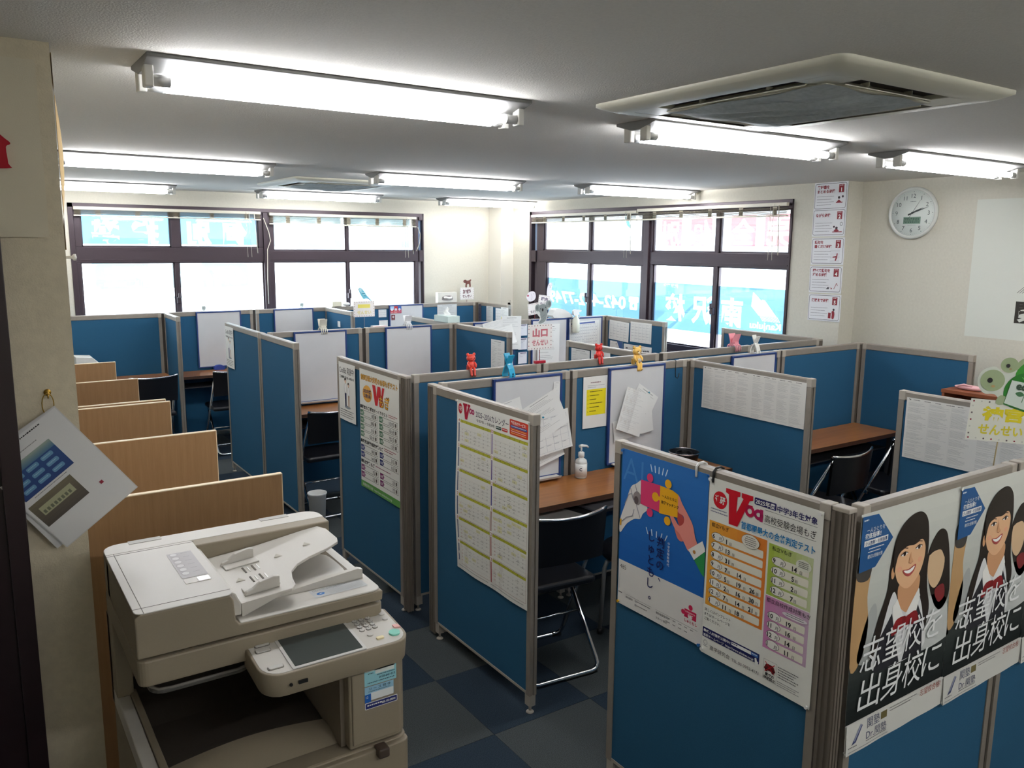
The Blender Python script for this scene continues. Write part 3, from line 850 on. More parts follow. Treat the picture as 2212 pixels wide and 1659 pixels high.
desk('wooden desk behind the row with the red bear clips, right booth', 3.63, 5.29, 3.81, 4.18)

# ------------------------------------------------------------------ folding chairs
M_VINYL = mat('black_vinyl', (20, 21, 26), .32, bump=.15, bscale=400)
def chair_proto():
    t = thing('folding_chair', '', 'chair', (0, 0, 0), 0, 'black folding chairs')
    w = .215; r = .011
    def corner(p, q, s, n=4):   # fillet between straight runs
        p, q, s = map(Vector, (p, q, s)); a = (p-q).normalized()*.05; b = (s-q).normalized()*.05; out = []
        for i in range(n+1):
            u = i/n; out.append((q+a)*(1-u)**2 + q*2*u*(1-u) + (q+b)*u*u)
        return out
    # front frame: up both sides to the backrest, with a floor bar in front
    TL, TR_, FL, FR = (-w+.03, -.215, .775), (w-.03, -.215, .775), (-w-.005, .175, .012), (w+.005, .175, .012)
    ft = [TL]+corner(TL, FL, FR)+corner(FL, FR, TR_)+[TR_]
    obj('front_frame', MB().tube(ft, r, 8), M_CHROME, t)
    SL, SR, BL_, BR = (-w+.03, .10, .415), (w-.03, .10, .415), (-w+.025, -.225, .012), (w-.025, -.225, .012)
    obj('rear_frame', MB().tube([SL]+corner(SL, BL_, BR)+corner(BL_, BR, SR)+[SR], r, 8), M_CHROME, t)
    obj('crossbar', MB().cyl((-w+.03, -.045, .235), (w-.03, -.045, .235), .007, 8), M_CHROME, t)
    sp = []
    for (x, y) in ((-.20, -.15), (.20, -.15), (.19, .19), (-.19, .19)): sp.append((x, y))
    obj('seat', MB().prism([(-.185, -.17), (.185, -.17), (.20, -.15), (.20, .16), (.175, .195), (-.175, .195), (-.20, .16), (-.20, -.15)], (0, 0, .038), (0, 0, .415)), M_VINYL, t, .014, 3)
    def bk(dy):
        def f(u, v):
            x = (u*2-1)*.205; z = .575+.205*v
            rr = 1-max(0, abs(u*2-1)-.8)*.0
            return (x*(.97+.03*v), -.205-.045*(1-(u*2-1)**2)-.02*v+dy + .0, z + (.012*(u*2-1)**2 if v > .5 else -.012*(u*2-1)**2))
        return f
    mb = MB().grid(bk(0), 12, 4).grid(bk(.016), 12, 4)
    ring = lambda dy: [bk(dy)(i/12, 1) for i in range(13)]
    a, b = ring(0), ring(.016)
    mb.add(a+b, [(i, i+1, 14+i, 13+i) for i in range(12)])
    lo = [bk(0)(i/12, 0) for i in range(13)]; lo2 = [bk(.016)(i/12, 0) for i in range(13)]
    mb.add(lo+lo2, [(i, i+1, 14+i, 13+i) for i in range(12)])
    obj('backrest', mb, M_VINYL, t)
    obj('backrest_trim', MB().tube([Vector(bk(.008)(i/12, 1))+Vector((0, 0, .006)) for i in range(13)], .008, 8), M_CHROME, t)
    for s in (-1, 1):
        obj('hinge', MB().box(s*.205-.004, -.06, .405, s*.205+.004, .06, .43), M_CHROME, t, .003)
        obj('foot_cap', MB().cyl((s*(w-.05), .175, .011), (s*(w+.0), .175, .011), .0125, 8), M_BLACK, t)
    return t
C0 = chair_proto()
CH = [(2.19, 2.985, -.10, 'black folding chair at the sanitizer desk, behind the calendar partition'),
      (2.17, 5.715, .03, 'black folding chair at the desk under the left claw clip whiteboard'),
      (2.09, 7.93, 0, 'black folding chair under the whiteboard with the blue eraser tray'),
      (1.355, 7.92, .1, 'black folding chair at the far left, half hidden by a wooden carrel board'),
      (4.98, 3.005, -.12, 'black folding chair on the right in the right hand booth'),
      (4.24, 2.975, .05, 'black folding chair beside the double timetable partition, right hand booth')]
for i, (x, y, rz, lab) in enumerate(CH):
    if i == 0: C0.location = (x, y, 0); C0.rotation_euler = (0, 0, rz); C0['label'] = lab
    else: dup(C0, lab, (x, y, 0), rz)

st = thing('round_stool', 'round black stool with bent grey tube legs beside the sanitizer desk', 'stool', (2.79, 2.99, 0))
obj('seat', MB().lathe([(.001, .46), (.10, .462), (.165, .455), (.185, .435), (.18, .41), (.001, .405)], seg=28), M_VINYL, st)
for k in range(4):
    a = PI/4+PI/2*k+.55
    p = lambda r_, z: (r_*math.cos(a), r_*math.sin(a), z)
    obj('leg', MB().tube([p(.05, .40), p(.13, .40), p(.165, .385), p(.178, .35), p(.195, .02)], .0115, 8), mat('grey_tube', (150, 148, 144), .35, metal=.5), st)
    obj('foot_cap', MB().cyl(p(.194, .0), p(.195, .03), .015, 8), M_BLACK, st)

# ------------------------------------------------------------------ wooden study carrels along the left wall
M_BEECH = wood('beech_board', (156, 121, 82), (143, 108, 70), .5, (40, 40, 2.2))
M_BEECHE = mat('beech_edge', (226, 206, 172), .5)
def carrel(label, y, x1, back=None):
    t = thing('study_carrel', label, 'study carrel', (.205, y, 0), 0, 'wooden study carrels')
    w = x1-.205
    obj('divider_board', MB().box(0, 0, 0, w-.003, .020, 1.197), M_BEECH, t)
    obj('edge_band', MB().box(0, -.0004, 1.197, w, .0204, 1.20).box(w-.003, -.0004, 0, w, .0204, 1.197), M_BEECHE, t)
    if back:
        obj('desktop', MB().box(.003, .021, .695, w-.10, back-.003, .72), M_BEECH, t, .002)
        obj('back_board', MB().box(.001, .021, .721, .018, back-.003, 1.10), M_BEECH, t)
        obj('shelf', MB().box(.019, .022, 1.02, .15, back-.004, 1.04), M_BEECH, t)
    return t
carrel('nearest wooden carrel board, right behind the photocopier', 2.668, .862, .775)
carrel('second wooden carrel board from the photocopier', 3.447, .845, .745)
carrel('front board of the doubled pair of carrel boards', 4.215, .822)
carrel('back board of the doubled pair of carrel boards', 4.283, .815, .73)
carrel('fourth carrel board counted from the photocopier, with the doubled pair as one', 5.026, .815, .77)
carrel('farthest and smallest looking wooden carrel board', 5.815, .815, .77)
# ------------------------------------------------------------------ printed posters
def spl(pts, n=5):
    out = []; m = len(pts)
    for i in range(m):
        p0, p1, p2, p3 = pts[i-1], pts[i], pts[(i+1) % m], pts[(i+2) % m]
        for k in range(n):
            t = k/n
            out.append(tuple(.5*(2*p1[d]+(p2[d]-p0[d])*t+(2*p0[d]-5*p1[d]+4*p2[d]-p3[d])*t*t+(3*p1[d]-p0[d]-3*p2[d]+p3[d])*t**3) for d in (0, 1)))
    return out
Canvas.blob = lambda s, pts, col, L=1, n=5: s.poly(spl(pts, n), col, L)
INK, NAVY, WHT, RED, GRY = (34, 32, 34), (44, 44, 92), (240, 240, 236), (190, 22, 44), (120, 120, 120)
FP = 1.8645-.0016     # front of the aisle partitions
def wav(a=.004, seed=0, curl=.012):
    r = random.Random(seed); p = [r.random()*6 for _ in range(4)]
    return lambda u, v: a*v*(.5+.5*math.sin(4.3*u+p[0]))*(.4+.6*math.sin(3.1*v+p[1])**2) + curl*max(0, v-.82)**1.4*(.5+.5*math.sin(7*u+p[2]))+.0003

# --- jigsaw hands poster
def knob(cv, pts, knobs, col, L):
    cv.poly(pts, col, L)
    for (x, y, r) in knobs: cv.ell(x, y, r, r, col, L, 16)
c = Canvas(397, 563)
c.rect(0, 0, 397, 400, (46, 116, 190), 1, 60, (30, 98, 178)); c.rect(0, 400, 397, 163, (226, 224, 220), 1, 60)
c.text('AI', 8, 108, 120, (70, 135, 200), 2, bold=-.01)
for a, x in ((-.45, 140), (-.2, 160), (0, 180), (.25, 200), (.5, 219)):
    c.line([(x, 26), (x+18*math.sin(-a), 26+24)], 4, (215, 232, 245), 2)
    c.line([(x, 268), (x-18*math.sin(-a)*1.2, 246)], 4, (215, 232, 245), 2)
# robot hand
c.blob([(0, 256), (25, 190), (48, 128), (75, 108), (100, 92), (104, 135), (80, 150), (74, 180), (95, 172), (126, 168), (132, 185), (112, 205), (100, 226), (70, 235), (35, 262), (2, 302)], (232, 228, 224), 3)
c.ell(82, 158, 20, 24, (150, 140, 140), 4); c.ell(78, 166, 11, 14, (92, 80, 82), 5)
for p in ([(48, 130), (62, 165), (70, 172)], [(70, 112), (82, 140)], [(10, 260), (34, 238), (62, 226), (70, 200)], [(22, 195), (40, 155), (56, 148)], [(80, 182), (92, 206), (101, 224)]): c.line(p, 3, (150, 150, 160), 6)
c.rect(0, 252, 8, 24, (236, 180, 40), 6)
# jigsaw pieces
knob(c, [(98, 88), (190, 86), (190, 177), (100, 172)], [(141, 72, 15), (146, 190, 15)], (226, 64, 116), 7)
knob(c, [(190, 86), (246, 88), (272, 96), (273, 172), (190, 180)], [(226, 72, 15), (228, 196, 15), (170, 130, 16)], (242, 178, 36), 8)
c.rect(176, 124, 16, 13, (242, 178, 36), 8)
c.text('一人ひとりに', 200, 122, 11.5, INK, 9, bold=.02); c.text('的確マッチング', 198, 143, 11.5, INK, 9, bold=.02)
# human hand
c.blob([(272, 98), (292, 122), (318, 150), (340, 178), (352, 214), (366, 246), (330, 268), (306, 246), (284, 222), (262, 210), (240, 178), (252, 172), (280, 196), (300, 182), (298, 160), (272, 150)], (240, 150, 138), 7)
c.blob([(272, 150), (292, 158), (304, 176), (300, 196), (284, 198), (272, 176)], (186, 74, 70), 6)
c.blob([(262, 208), (275, 238), (292, 246), (300, 236)], (222, 124, 112), 6)
c.poly([(326, 262), (384, 216), (396, 238), (397, 246), (352, 288)], (240, 238, 232), 9); c.ell(352, 262, 6, 6, (196, 140, 70), 10)
c.poly([(352, 288), (397, 246), (397, 330), (384, 322)], (52, 150, 84), 8)
c.vtext('判定の、', 203, 258, 39, (28, 34, 92), 9, bold=.01, pitch=1.02)
c.vtext('しゅともし。', 161, 252, 39, (28, 34, 92), 9, bold=.01, pitch=1.05)
c.vtext('中学受験新時代', 240, 265, 11, WHT, 9, pitch=1.1)
knob(c, [(320, 462), (372, 462), (372, 490), (320, 490)], [(346, 452, 9), (314, 476, 8)], (206, 40, 84), 3); c.ell(346, 487, 8, 8, (226, 224, 220), 4)
c.text('中学受験専門の', 324, 473, 6.4, WHT, 5); c.text('模試', 336, 485, 11, WHT, 5, bold=.03)
c.text('しゅともし', 322, 505, 11.5, (206, 40, 84), 3, bold=.02)
c.text('485', 8, 430, 22, INK, 3, bold=-.01)
for k, (x, w) in enumerate(((40, 130), (190, 190))):
    c.line([(x, 518), (x+w, 518)], .8, GRY, 3)
    c.text(('合判模試', '適性検査型模試')[k], x+2, 530, 9, INK, 3)
    if k: c.text('スタート模試', x+2, 548, 9, INK, 3)
    for j in range(9): c.smudge(x+55+(j % 5)*(w-60)/5, 524+(j//5)*14, 13, 5, GRY, 3, j)
    c.rect(x+48, 522, 10, 8, (176, 176, 176), 3); c.rect(x+48, 536, 10, 8, (176, 176, 176), 3)
c.line([(8, 450), (8, 505)], .7, GRY, 3); c.smudge(4, 518, 18, 6, INK, 3, 8)
sheet('poster', 'blue poster of a robot hand and a human hand joining jigsaw pieces', 'poster', (FP, 2.079, 1.2815), '-x', 397, 563, c, wav(.004, 3), 'aisle posters', pins=((5, 6, (40, 110, 180)), (390, 4, (40, 110, 180)), (5, 556, (230, 180, 40)), (391, 558, (40, 110, 180))))

# --- exam dates poster
c = Canvas(402, 571)
c.rect(0, 0, 402, 571, (234, 234, 226), 1)
c.ell(45, 63, 27, 27, (206, 20, 40), 2); c.text('進研', 45, 71, 24, WHT, 3, bold=.04, align='c', w=40)
c.poly([(66, 19), (120, 19), (120, 33), (111, 36), (109, 86), (133, 36), (126, 33), (126, 19), (168, 19), (168, 32), (156, 36), (116, 126), (83, 126), (78, 36), (66, 32)], (206, 16, 40), 4)
c.ring(158, 66, 18, 18, 10, (190, 24, 76), 4); c.ring(190, 68, 17, 16, 9.5, (176, 26, 90), 4); c.rect(150, 48, 18, 9, (196, 22, 66), 4); c.rect(195, 50, 11, 36, (170, 28, 96), 4)
c.rr(173, 19, 77, 21, 4, (38, 34, 96), 3); c.text('2025年度', 177, 36, 17, WHT, 5, bold=.02, w=69)
c.text('中学3年生対象', 253, 40, 21, (38, 34, 96), 3, bold=.02, w=132)
c.line([(212, 47), (385, 48)], .9, INK, 2); c.line([(210, 88), (384, 88)], .9, INK, 2)
c.text('高校受験会場もぎ', 212, 81, 25, INK, 3, w=172)
c.text('首都圏最大の合格判定テスト', 130, 124, 25, (26, 130, 190), 5, bold=.02, w=254)
c.smudge(10, 94, 62, 5, (90, 90, 130), 2, 1); c.smudge(10, 103, 66, 5, (90, 90, 130), 2, 2)
def block(x, y, w, h, cols, head, hx, rows, ex, bx, ncol, dy, y0, tc=INK):
    c.rect(x, y, w, h, cols[0], 2, 60, cols[1], vert=False)
    c.text(head, x+hx, y+17, 15, tc, 6)
    for i, (m, ds) in enumerate(rows):
        yy = y0+i*dy
        c.rr(x+bx, yy-10, w-bx-11, dy-6.5, 4, (236, 232, 216), 3)
        c.ell(x+ex, yy, 24, 13.5, INK, 4, 24); c.ell(x+ex, yy, 22.8, 12.5, (240, 238, 230), 5, 24)
        c.text(m, x+ex-19, yy+7, 19, INK, 6, bold=.025); c.text('月', x+ex+6, yy+7, 13, INK, 6)
        for j, d_ in enumerate(ds):
            xx = x+ncol+j*48
            c.text(d_, xx, yy+11, 20, INK, 6, bold=.025); c.text('日', xx+(13 if len(d_) < 2 else 26), yy+11, 11, INK, 6)
block(8, 134, 218, 274, ((240, 172, 60), (226, 128, 52)), '都立Vもぎ', 10, [('6', ['1']), ('7', ['13']), ('8', ['31']), ('9', ['7', '14']), ('10', ['5', '19', '26']), ('11', ['2', '16', '30']), ('12', ['7', '14', '21']), ('1', ['11', '18'])], 35, 26, 70, 29.6, 180)
c.ell(168, 156, 33, 21, INK, 7, 24); c.ell(168, 156, 32.2, 20.2, (236, 232, 218), 8, 24)
for k in range(5): c.smudge(146+abs(k-2)*3, 143+k*6, 44-abs(k-2)*6, 3.6, INK, 9, k)
block(233, 138, 148, 154, ((168, 190, 70), (206, 216, 172)), '私立Vもぎ', 12, [('9', ['14']), ('10', ['5']), ('11', ['2']), ('12', ['7'])], 36, 24, 82, 29.4, 184)
c.ell(352, 168, 25, 17, (228, 230, 214), 7, 24)
for k in range(4): c.smudge(336, 158+k*5, 32, 3.2, INK, 9, k+7)
block(232, 295, 148, 160, ((206, 130, 180), (206, 178, 200)), '都立自校作成対策もぎ', 5, [('10', ['19']), ('11', ['16']), ('12', ['14']), ('1', ['11'])], 34, 24, 76, 29, 350)
c.ell(335, 326, 42, 8, (232, 226, 228), 7, 24); c.smudge(305, 321, 60, 3, INK, 9, 3); c.smudge(305, 327, 60, 3, INK, 9, 4)
for i, s in enumerate(('詳しくはパンフレット', 'またはホームページを', 'ご覧ください。')): c.text(s, 8, 428+i*15, 10.5, INK, 3)
c.rr(4, 484, 220, 32, 2, (30, 34, 92), 3); c.text('最新入試情報公開中!!', 8, 498, 10.5, WHT, 5, bold=.02, w=108); c.text('進研ホームページ  https://www.shinken.co.jp', 8, 512, 10, WHT, 5, bold=.015, w=196)
c.rect(120, 488, 74, 10, WHT, 4); c.rect(194, 488, 26, 10, (70, 120, 190), 4); c.smudge(198, 490, 18, 5, WHT, 6, 2); c.smudge(123, 490, 20, 5, NAVY, 6, 2)
c.poly([(208, 502), (214, 499), (217, 508), (222, 510), (220, 523), (211, 523)], WHT, 6)
c.ring(18, 533, 8, 8, 1.5, (160, 160, 160), 3); c.smudge(10, 543, 18, 4, (160, 160, 160), 3, 9)
c.text('進学研究会', 36, 548, 16, (70, 70, 74), 3, w=80); c.text('TEL.03-3952-4171', 124, 549, 13, (60, 50, 60), 3, w=100)
c.frame(240, 488, 47, 62, .6, GRY, 3); c.blob([(246, 508), (252, 500), (272, 500), (279, 508), (280, 518), (245, 518)], (110, 30, 34), 4); c.ell(251, 518, 5, 6, (60, 20, 24), 5); c.ell(274, 518, 5, 6, (60, 20, 24), 5)
c.line([(246, 494), (280, 524)], 2.2, (190, 30, 40), 6); c.line([(280, 494), (246, 524)], 2.2, (190, 30, 40), 6)
c.text('車での', 263, 536, 11, INK, 4, bold=.03, align='c'); c.text('送迎禁止', 263, 547, 10.5, INK, 4, bold=.03, align='c')
for k in range(5): c.smudge(291, 492+k*7.5, 70-8*(k % 3), 5, (100, 100, 100), 3, k)
for k in range(3): c.smudge(291, 536+k*6, 74-10*(k % 2), 4, (140, 140, 140), 3, k+20)
sheet('poster', 'white poster listing mock exam dates in orange, green and purple tables', 'poster', (FP-.0008, 1.679, 1.277), '-x', 402, 571, c, wav(.003, 8), 'aisle posters', pins=((6, 6, (232, 232, 228)), (394, 8, (232, 232, 228)), (394, 565, (232, 232, 228)), (5, 560, (232, 232, 228))))

# --- year calendar
c = Canvas(580, 806)
c.rect(0, 0, 580, 806, (230, 230, 224), 1, 80)
c.ell(30, 38, 18, 24, RED, 2); c.text('進研', 30, 46, 22, WHT, 3, bold=.03, align='c', w=24)
c.poly([(55, 8), (92, 8), (92, 18), (86, 20), (86, 48), (100, 20), (95, 18), (95, 8), (118, 8), (118, 17), (112, 20), (92, 80), (72, 80), (60, 20), (55, 17)], (176, 16, 56), 4)
c.ring(122, 36, 12, 13, 7, (176, 24, 86), 4); c.ring(142, 37, 11, 12, 6.5, (170, 26, 92), 4)
c.text('2025~2026カレンダー', 165, 52, 34, (52, 48, 72), 3, w=262)
c.text('令和7年 ~ 令和8年', 170, 74, 15, INK, 3, w=150)
c.rr(330, 62, 42, 14, 3, (60, 90, 80), 3); c.smudge(334, 66, 34, 6, WHT, 4, 1); c.rr(378, 62, 42, 14, 3, (206, 60, 50), 3); c.smudge(382, 66, 34, 6, WHT, 4, 2)
c.rr(436, 12, 134, 66, 6, (206, 62, 40), 3); c.text('塾様向けサービス!', 446, 31, 15, WHT, 4, bold=.02, w=108)
c.rr(442, 36, 122, 11, 5, (60, 90, 160), 4); c.smudge(450, 39, 104, 5, WHT, 5, 3); c.smudge(446, 52, 112, 5, (250, 220, 120), 4, 4); c.smudge(446, 60, 112, 5, WHT, 4, 5); c.smudge(446, 68, 112, 5, (250, 220, 120), 4, 6)
cw, rh = 274, 115.5
bars = [(40, 70, 110)]*5+[(60, 80, 120)]+[(120, 100, 170), (90, 80, 160), (50, 50, 140), (150, 110, 100), (170, 90, 80), (160, 50, 60)]
rn = random.Random(5)
for k, mth in enumerate((4, 5, 6, 7, 8, 9, 10, 11, 12, 1, 2, 3)):
    x = 16+(k//6)*280; y = 88+(k % 6)*rh
    c.rect(x, y, cw, 13, (186, 186, 60), 2)
    for j in range(7): c.text('日月火水木金土'[j], x+34+j*36, y+10.5, 9, (90, 90, 30), 3, align='c')
    c.frame(x, y, cw, rh-3, 1.1, (150, 96, 90), 2); c.rect(x, y+14, 7, rh-18, bars[k], 2)
    c.rr(x-4, y-10, 20, 26, 3, WHT, 4); c.text(str(mth), x+6, y+12, 22, (190, 110, 90), 5, bold=.02, align='c')
    first = rn.randrange(7); nd = 30
    for dd in range(nd):
        q = first+dd; cx, cy = x+34+(q % 7)*36, y+27+(q//7)*15.6
        if q//7 > 5: continue
        c.text(str(dd+1), cx, cy+4, 8.5, (110, 110, 104) if q % 7 else (190, 70, 60), 3, align='c')
        if rn.random() < .12: c.rect(cx-16, cy-7, 34, 13, (222, 220, 180), 2)
        if rn.random() < .10: c.smudge(cx-14, cy+5, 26, 3.4, (120, 120, 110), 3, dd)
    for j in range(1, 5): c.rect(x+8, y+14+j*(rh-18)/5.3+7, cw-10, .7, (190, 190, 184), 2)
for k in range(2): c.smudge(14+k*280, 788, 260, 4.5, (120, 120, 120), 3, k)
sheet('calendar', 'big white two column year calendar pinned on the aisle partition', 'calendar', (FP, 3.217, 1.270), '-x', 580, 806, c,
      lambda u, v: .0004+.020*math.sin(PI*v)**2*(1-u)**2*v+.012*max(0, v-.55)*math.sin(6*u+3*v)**2, None, pins=((4, 4, (230, 230, 226)), (574, 5, (230, 230, 226))), nu=10, nv=16)

# --- gold / red mock exam poster
c = Canvas(505, 690)
c.rect(0, 0, 505, 690, (232, 232, 226), 1, 80)
c.text('首都圏最大規模の会場もぎテスト', 17, 58, 34, (150, 96, 20), 2, bold=.05, w=472); c.text('首都圏最大規模の会場もぎテスト', 17, 58, 34, (238, 180, 40), 3, bold=.0, w=472)
c.ell(102, 134, 62, 48, (232, 170, 70), 2); c.text('2025年度', 102, 130, 26, NAVY, 4, bold=.02, align='c', w=100); c.text('公開会場', 102, 156, 24, NAVY, 4, bold=.02, align='c', w=90)
c.poly([(170, 71), (212, 71), (226, 130), (240, 71), (278, 71), (286, 130), (300, 71), (328, 71), (290, 182), (264, 182), (252, 130), (236, 182), (206, 182)], (206, 24, 40), 3)
c.text('もぎ', 262, 176, 72, (120, 70, 20), 4, bold=.06, w=128); c.text('もぎ', 262, 176, 72, (240, 176, 40), 5, bold=.01, w=128)
c.text('■都立もぎ/都立そっくりテスト', 6, 224, 23, INK, 3, bold=.03, w=356); c.smudge(372, 205, 110, 7, (170, 60, 80), 3, 2); c.smudge(372, 215, 80, 7, (170, 60, 80), 3, 3)
def rows(x, y, w, items, col, h=41):
    for i, (m, d_) in enumerate(items):
        yy = y+i*h
        c.frame(x, yy, w, h-7, 2.2, (120, 118, 112), 2); c.poly([(x+2, yy+2), (x+40, yy+2), (x+54, yy+h/2-3), (x+40, yy+h-9), (x+2, yy+h-9)], col, 3)
        c.text(m+'月', x+6, yy+25, 19, WHT, 4, bold=.01, w=34); c.text(d_, x+w-44, yy+27, 24, INK, 4, bold=.01, align='r', w=min(12*len(d_)+4, w-110)); c.rect(x+w-34, yy+8, 19, 19, (110, 106, 98), 3)
G_, B_, P_ = (80, 130, 100), (50, 64, 130), (140, 50, 120)
rows(4, 234, 226, [('6', '8日'), ('7', '13日'), ('8', '31日'), ('9', '7日21日')], G_); rows(254, 232, 232, [('10', '5日19日'), ('11', '3日16日'), ('12', '7日21日'), ('1', '12日')], G_)
c.text('■都立自校作成校対策もぎ', 4, 424, 23, INK, 3, bold=.03, w=296); c.smudge(314, 402, 150, 8, (170, 60, 80), 3, 4); c.smudge(314, 413, 110, 8, (170, 60, 80), 3, 5)
rows(4, 438, 226, [('9', '18日'), ('10', '16日')], B_); rows(254, 434, 232, [('12', '21日'), ('1', '12日')], B_)
c.text('■私立対策もぎ', 4, 544, 23, INK, 3, bold=.03, w=180); c.smudge(196, 528, 190, 8, (170, 60, 110), 3, 6)
rows(4, 556, 226, [('9', '7日'), ('11', '1日')], P_); rows(254, 552, 232, [('10', '2日'), ('12', '7日')], P_)
c.rect(0, 652, 505, 38, (96, 160, 80), 2, 60); c.text('新教育研究協会', 24, 680, 20, WHT, 3, w=138); c.text('https://www.shinkyoken.co.jp', 176, 679, 18, WHT, 3, w=230)
sheet('poster', 'tall poster with gold heading, red letter and green foot on the aisle partition', 'poster', (FP, 4.322, 1.2725), '-x', 505, 690, c, wav(.006, 12, .02), 'aisle posters')

# --- dress code notices
def coolbiz(label, O):
    c = Canvas(243, 345)
    c.rect(0, 0, 243, 345, (234, 234, 230), 1, 80)
    c.text('CoolBiz 実施中!', 12, 62, 46, INK, 3, w=218); c.text('実施期間 5月1日~10月31日', 14, 92, 16, INK, 3, bold=.02, w=210)
    c.ell(126, 262, 44, 9, (150, 160, 170), 2)
    for x, s, tr_ in ((100, 1.0, (44, 52, 92)), (146, .86, (196, 170, 150))):
        y = 258
        c.poly([(x-13*s, y-84*s), (x+13*s, y-84*s), (x+11*s, y), (x+2*s, y), (x, y-50*s), (x-2*s, y), (x-11*s, y)], tr_, 3)
        c.blob([(x-16*s, y-132*s), (x, y-138*s), (x+16*s, y-132*s), (x+18*s, y-100*s), (x+12*s, y-80*s), (x-12*s, y-80*s), (x-18*s, y-100*s)], (240, 240, 240), 4)
        c.ring(x, y-108*s, 18*s, 30*s, 1.4, GRY, 5); c.ell(x, y-150*s, 11*s, 13*s, (236, 200, 176), 5); c.blob([(x-13*s, y-150*s), (x-9*s, y-167*s), (x+8*s, y-168*s), (x+13*s, y-150*s), (x+4*s, y-158*s), (x-6*s, y-156*s)], (60, 50, 46), 6)
    for k in range(4): c.smudge(14, 282+k*13, 200-20*(k % 2), 7, INK, 3, k)
    sheet('notice', label, 'notice', O, '-x', 243, 345, c, wav(.003, 20, .02))
coolbiz('white notice of two standing figures beside the gold headed poster', (FP, 4.630, 1.275))
coolbiz('white notice of two standing figures on the farthest aisle partition', (FP, 7.135, 1.274))

# --- school posters with the smiling pupil
def school(label, x0, seed):
    c = Canvas(488, 690)
    c.rect(0, 0, 488, 330, (208, 210, 202), 1, 60, (186, 190, 184)); c.rect(0, 330, 488, 100, (172, 177, 171), 1, 60, (64, 70, 68)); c.rect(0, 430, 488, 172, (58, 64, 62), 1, 60, (16, 22, 22))
    sk, sk2, hair, vest = (228, 182, 140), (206, 154, 112), (38, 30, 24), (42, 42, 48)
    # out of focus neighbours
    c.blob([(0, 140), (40, 128), (62, 170), (56, 240), (70, 330), (50, 420), (0, 430)], (186, 150, 104), 2); c.blob([(0, 118), (45, 112), (66, 150), (52, 190), (0, 180)], (70, 66, 62), 3)
    c.blob([(30, 420), (64, 300), (96, 268), (110, 320), (96, 430)], (170, 174, 172), 2)
    c.blob([(384, 118), (428, 122), (452, 170), (470, 250), (478, 330), (440, 370), (396, 340), (352, 250), (340, 180)], hair, 3)
    c.blob([(352, 178), (376, 170), (420, 182), (436, 220), (424, 268), (394, 292), (362, 270), (346, 226)], (216, 184, 146), 4); c.blob([(345, 182), (360, 140), (400, 122), (440, 160), (436, 206), (410, 178), (372, 176)], hair, 5)
    c.blob([(340, 330), (420, 316), (470, 350), (488, 430), (488, 470), (330, 470)], (196, 200, 198), 3); c.blob([(396, 300), (440, 290), (452, 330), (420, 342)], (130, 40, 44), 5)
    # main pupil
    c.blob([(275, 38), (318, 62), (336, 120), (340, 200), (352, 280), (372, 352), (350, 430), (300, 470), (150, 470), (92, 420), (110, 330), (146, 250), (152, 180), (168, 104), (212, 54)], hair, 6)
    c.blob([(176, 256), (220, 300), (300, 270), (316, 300), (340, 360), (352, 470), (110, 470), (130, 380)], (222, 224, 224), 7)
    c.poly([(110, 480), (128, 380), (180, 318), (210, 410), (236, 480)], vest, 8); c.poly([(352, 480), (340, 372), (306, 316), (290, 380), (250, 480)], vest, 8)
    c.blob([(206, 236), (300, 228), (300, 290), (262, 330), (232, 322), (206, 292)], sk2, 8)
    c.blob([(166, 150), (186, 108), (250, 92), (312, 108), (322, 160), (312, 206), (286, 240), (250, 258), (214, 246), (184, 214)], sk, 9)
    c.poly([(200, 280), (236, 338), (190, 352), (178, 300)], WHT, 10); c.poly([(304, 272), (246, 338), (300, 350), (316, 296)], WHT, 10)
    c.blob([(200, 346), (236, 340), (246, 346), (300, 338), (318, 380), (250, 372), (186, 388)], (140, 26, 32), 11); c.ell(242, 352, 10, 12, (120, 20, 26), 12)
    c.blob([(164, 176), (166, 104), (206, 56), (272, 40), (318, 66), (332, 130), (326, 170), (316, 138), (296, 122), (262, 132), (224, 130), (188, 144), (176, 172), (172, 196)], hair, 12)
    c.ell(166, 196, 9, 18, sk2, 10)
    for x, y in ((213, 150), (284, 143)):
        c.blob([(x-16, y+2), (x, y-6), (x+16, y-1), (x+2, y+6)], (250, 246, 240), 13); c.ell(x+1, y, 6.5, 6, (44, 28, 22), 14); c.line([(x-17, y+1), (x, y-7), (x+17, y-2)], 2.6, (50, 34, 28), 15); c.line([(x-18, y-13), (x, y-18), (x+16, y-14)], 3, (80, 56, 42), 13)
    c.blob([(246, 150), (252, 168), (260, 178), (250, 183), (240, 180)], (214, 160, 118), 13); c.line([(238, 181), (250, 185), (260, 180)], 1.6, (170, 110, 84), 14)
    c.blob([(212, 198), (240, 200), (276, 192), (268, 212), (246, 222), (224, 214)], (176, 76, 72), 13); c.blob([(218, 200), (242, 203), (270, 196), (262, 208), (244, 213), (226, 208)], (250, 248, 244), 14)
    c.ell(196, 192, 12, 8, (232, 170, 136), 10); c.ell(296, 182, 11, 8, (232, 170, 136), 10)
    # dark fade towards the foot of the print
    # banner
    c.poly([(0, 5), (70, 7), (147, 87), (74, 156), (0, 160)], (28, 84, 140), 16)
    c.smudge(6, 14, 22, 8, WHT, 17, 9); c.text('一人ひとりを', 22, 52, 15, WHT, 17, w=82); c.text('徹底指導!!', 16, 68, 16, WHT, 17, bold=.02, w=72)
    c.rect(14, 74, 108, 16, WHT, 17); c.text('少人数制・個別指導', 18, 87, 12, (28, 60, 110), 18, bold=.02, w=100); c.smudge(38, 98, 68, 5, WHT, 17, 1); c.smudge(34, 107, 56, 5, WHT, 17, 2); c.text('親切な受験対策', 34, 126, 12, WHT, 17, w=68)
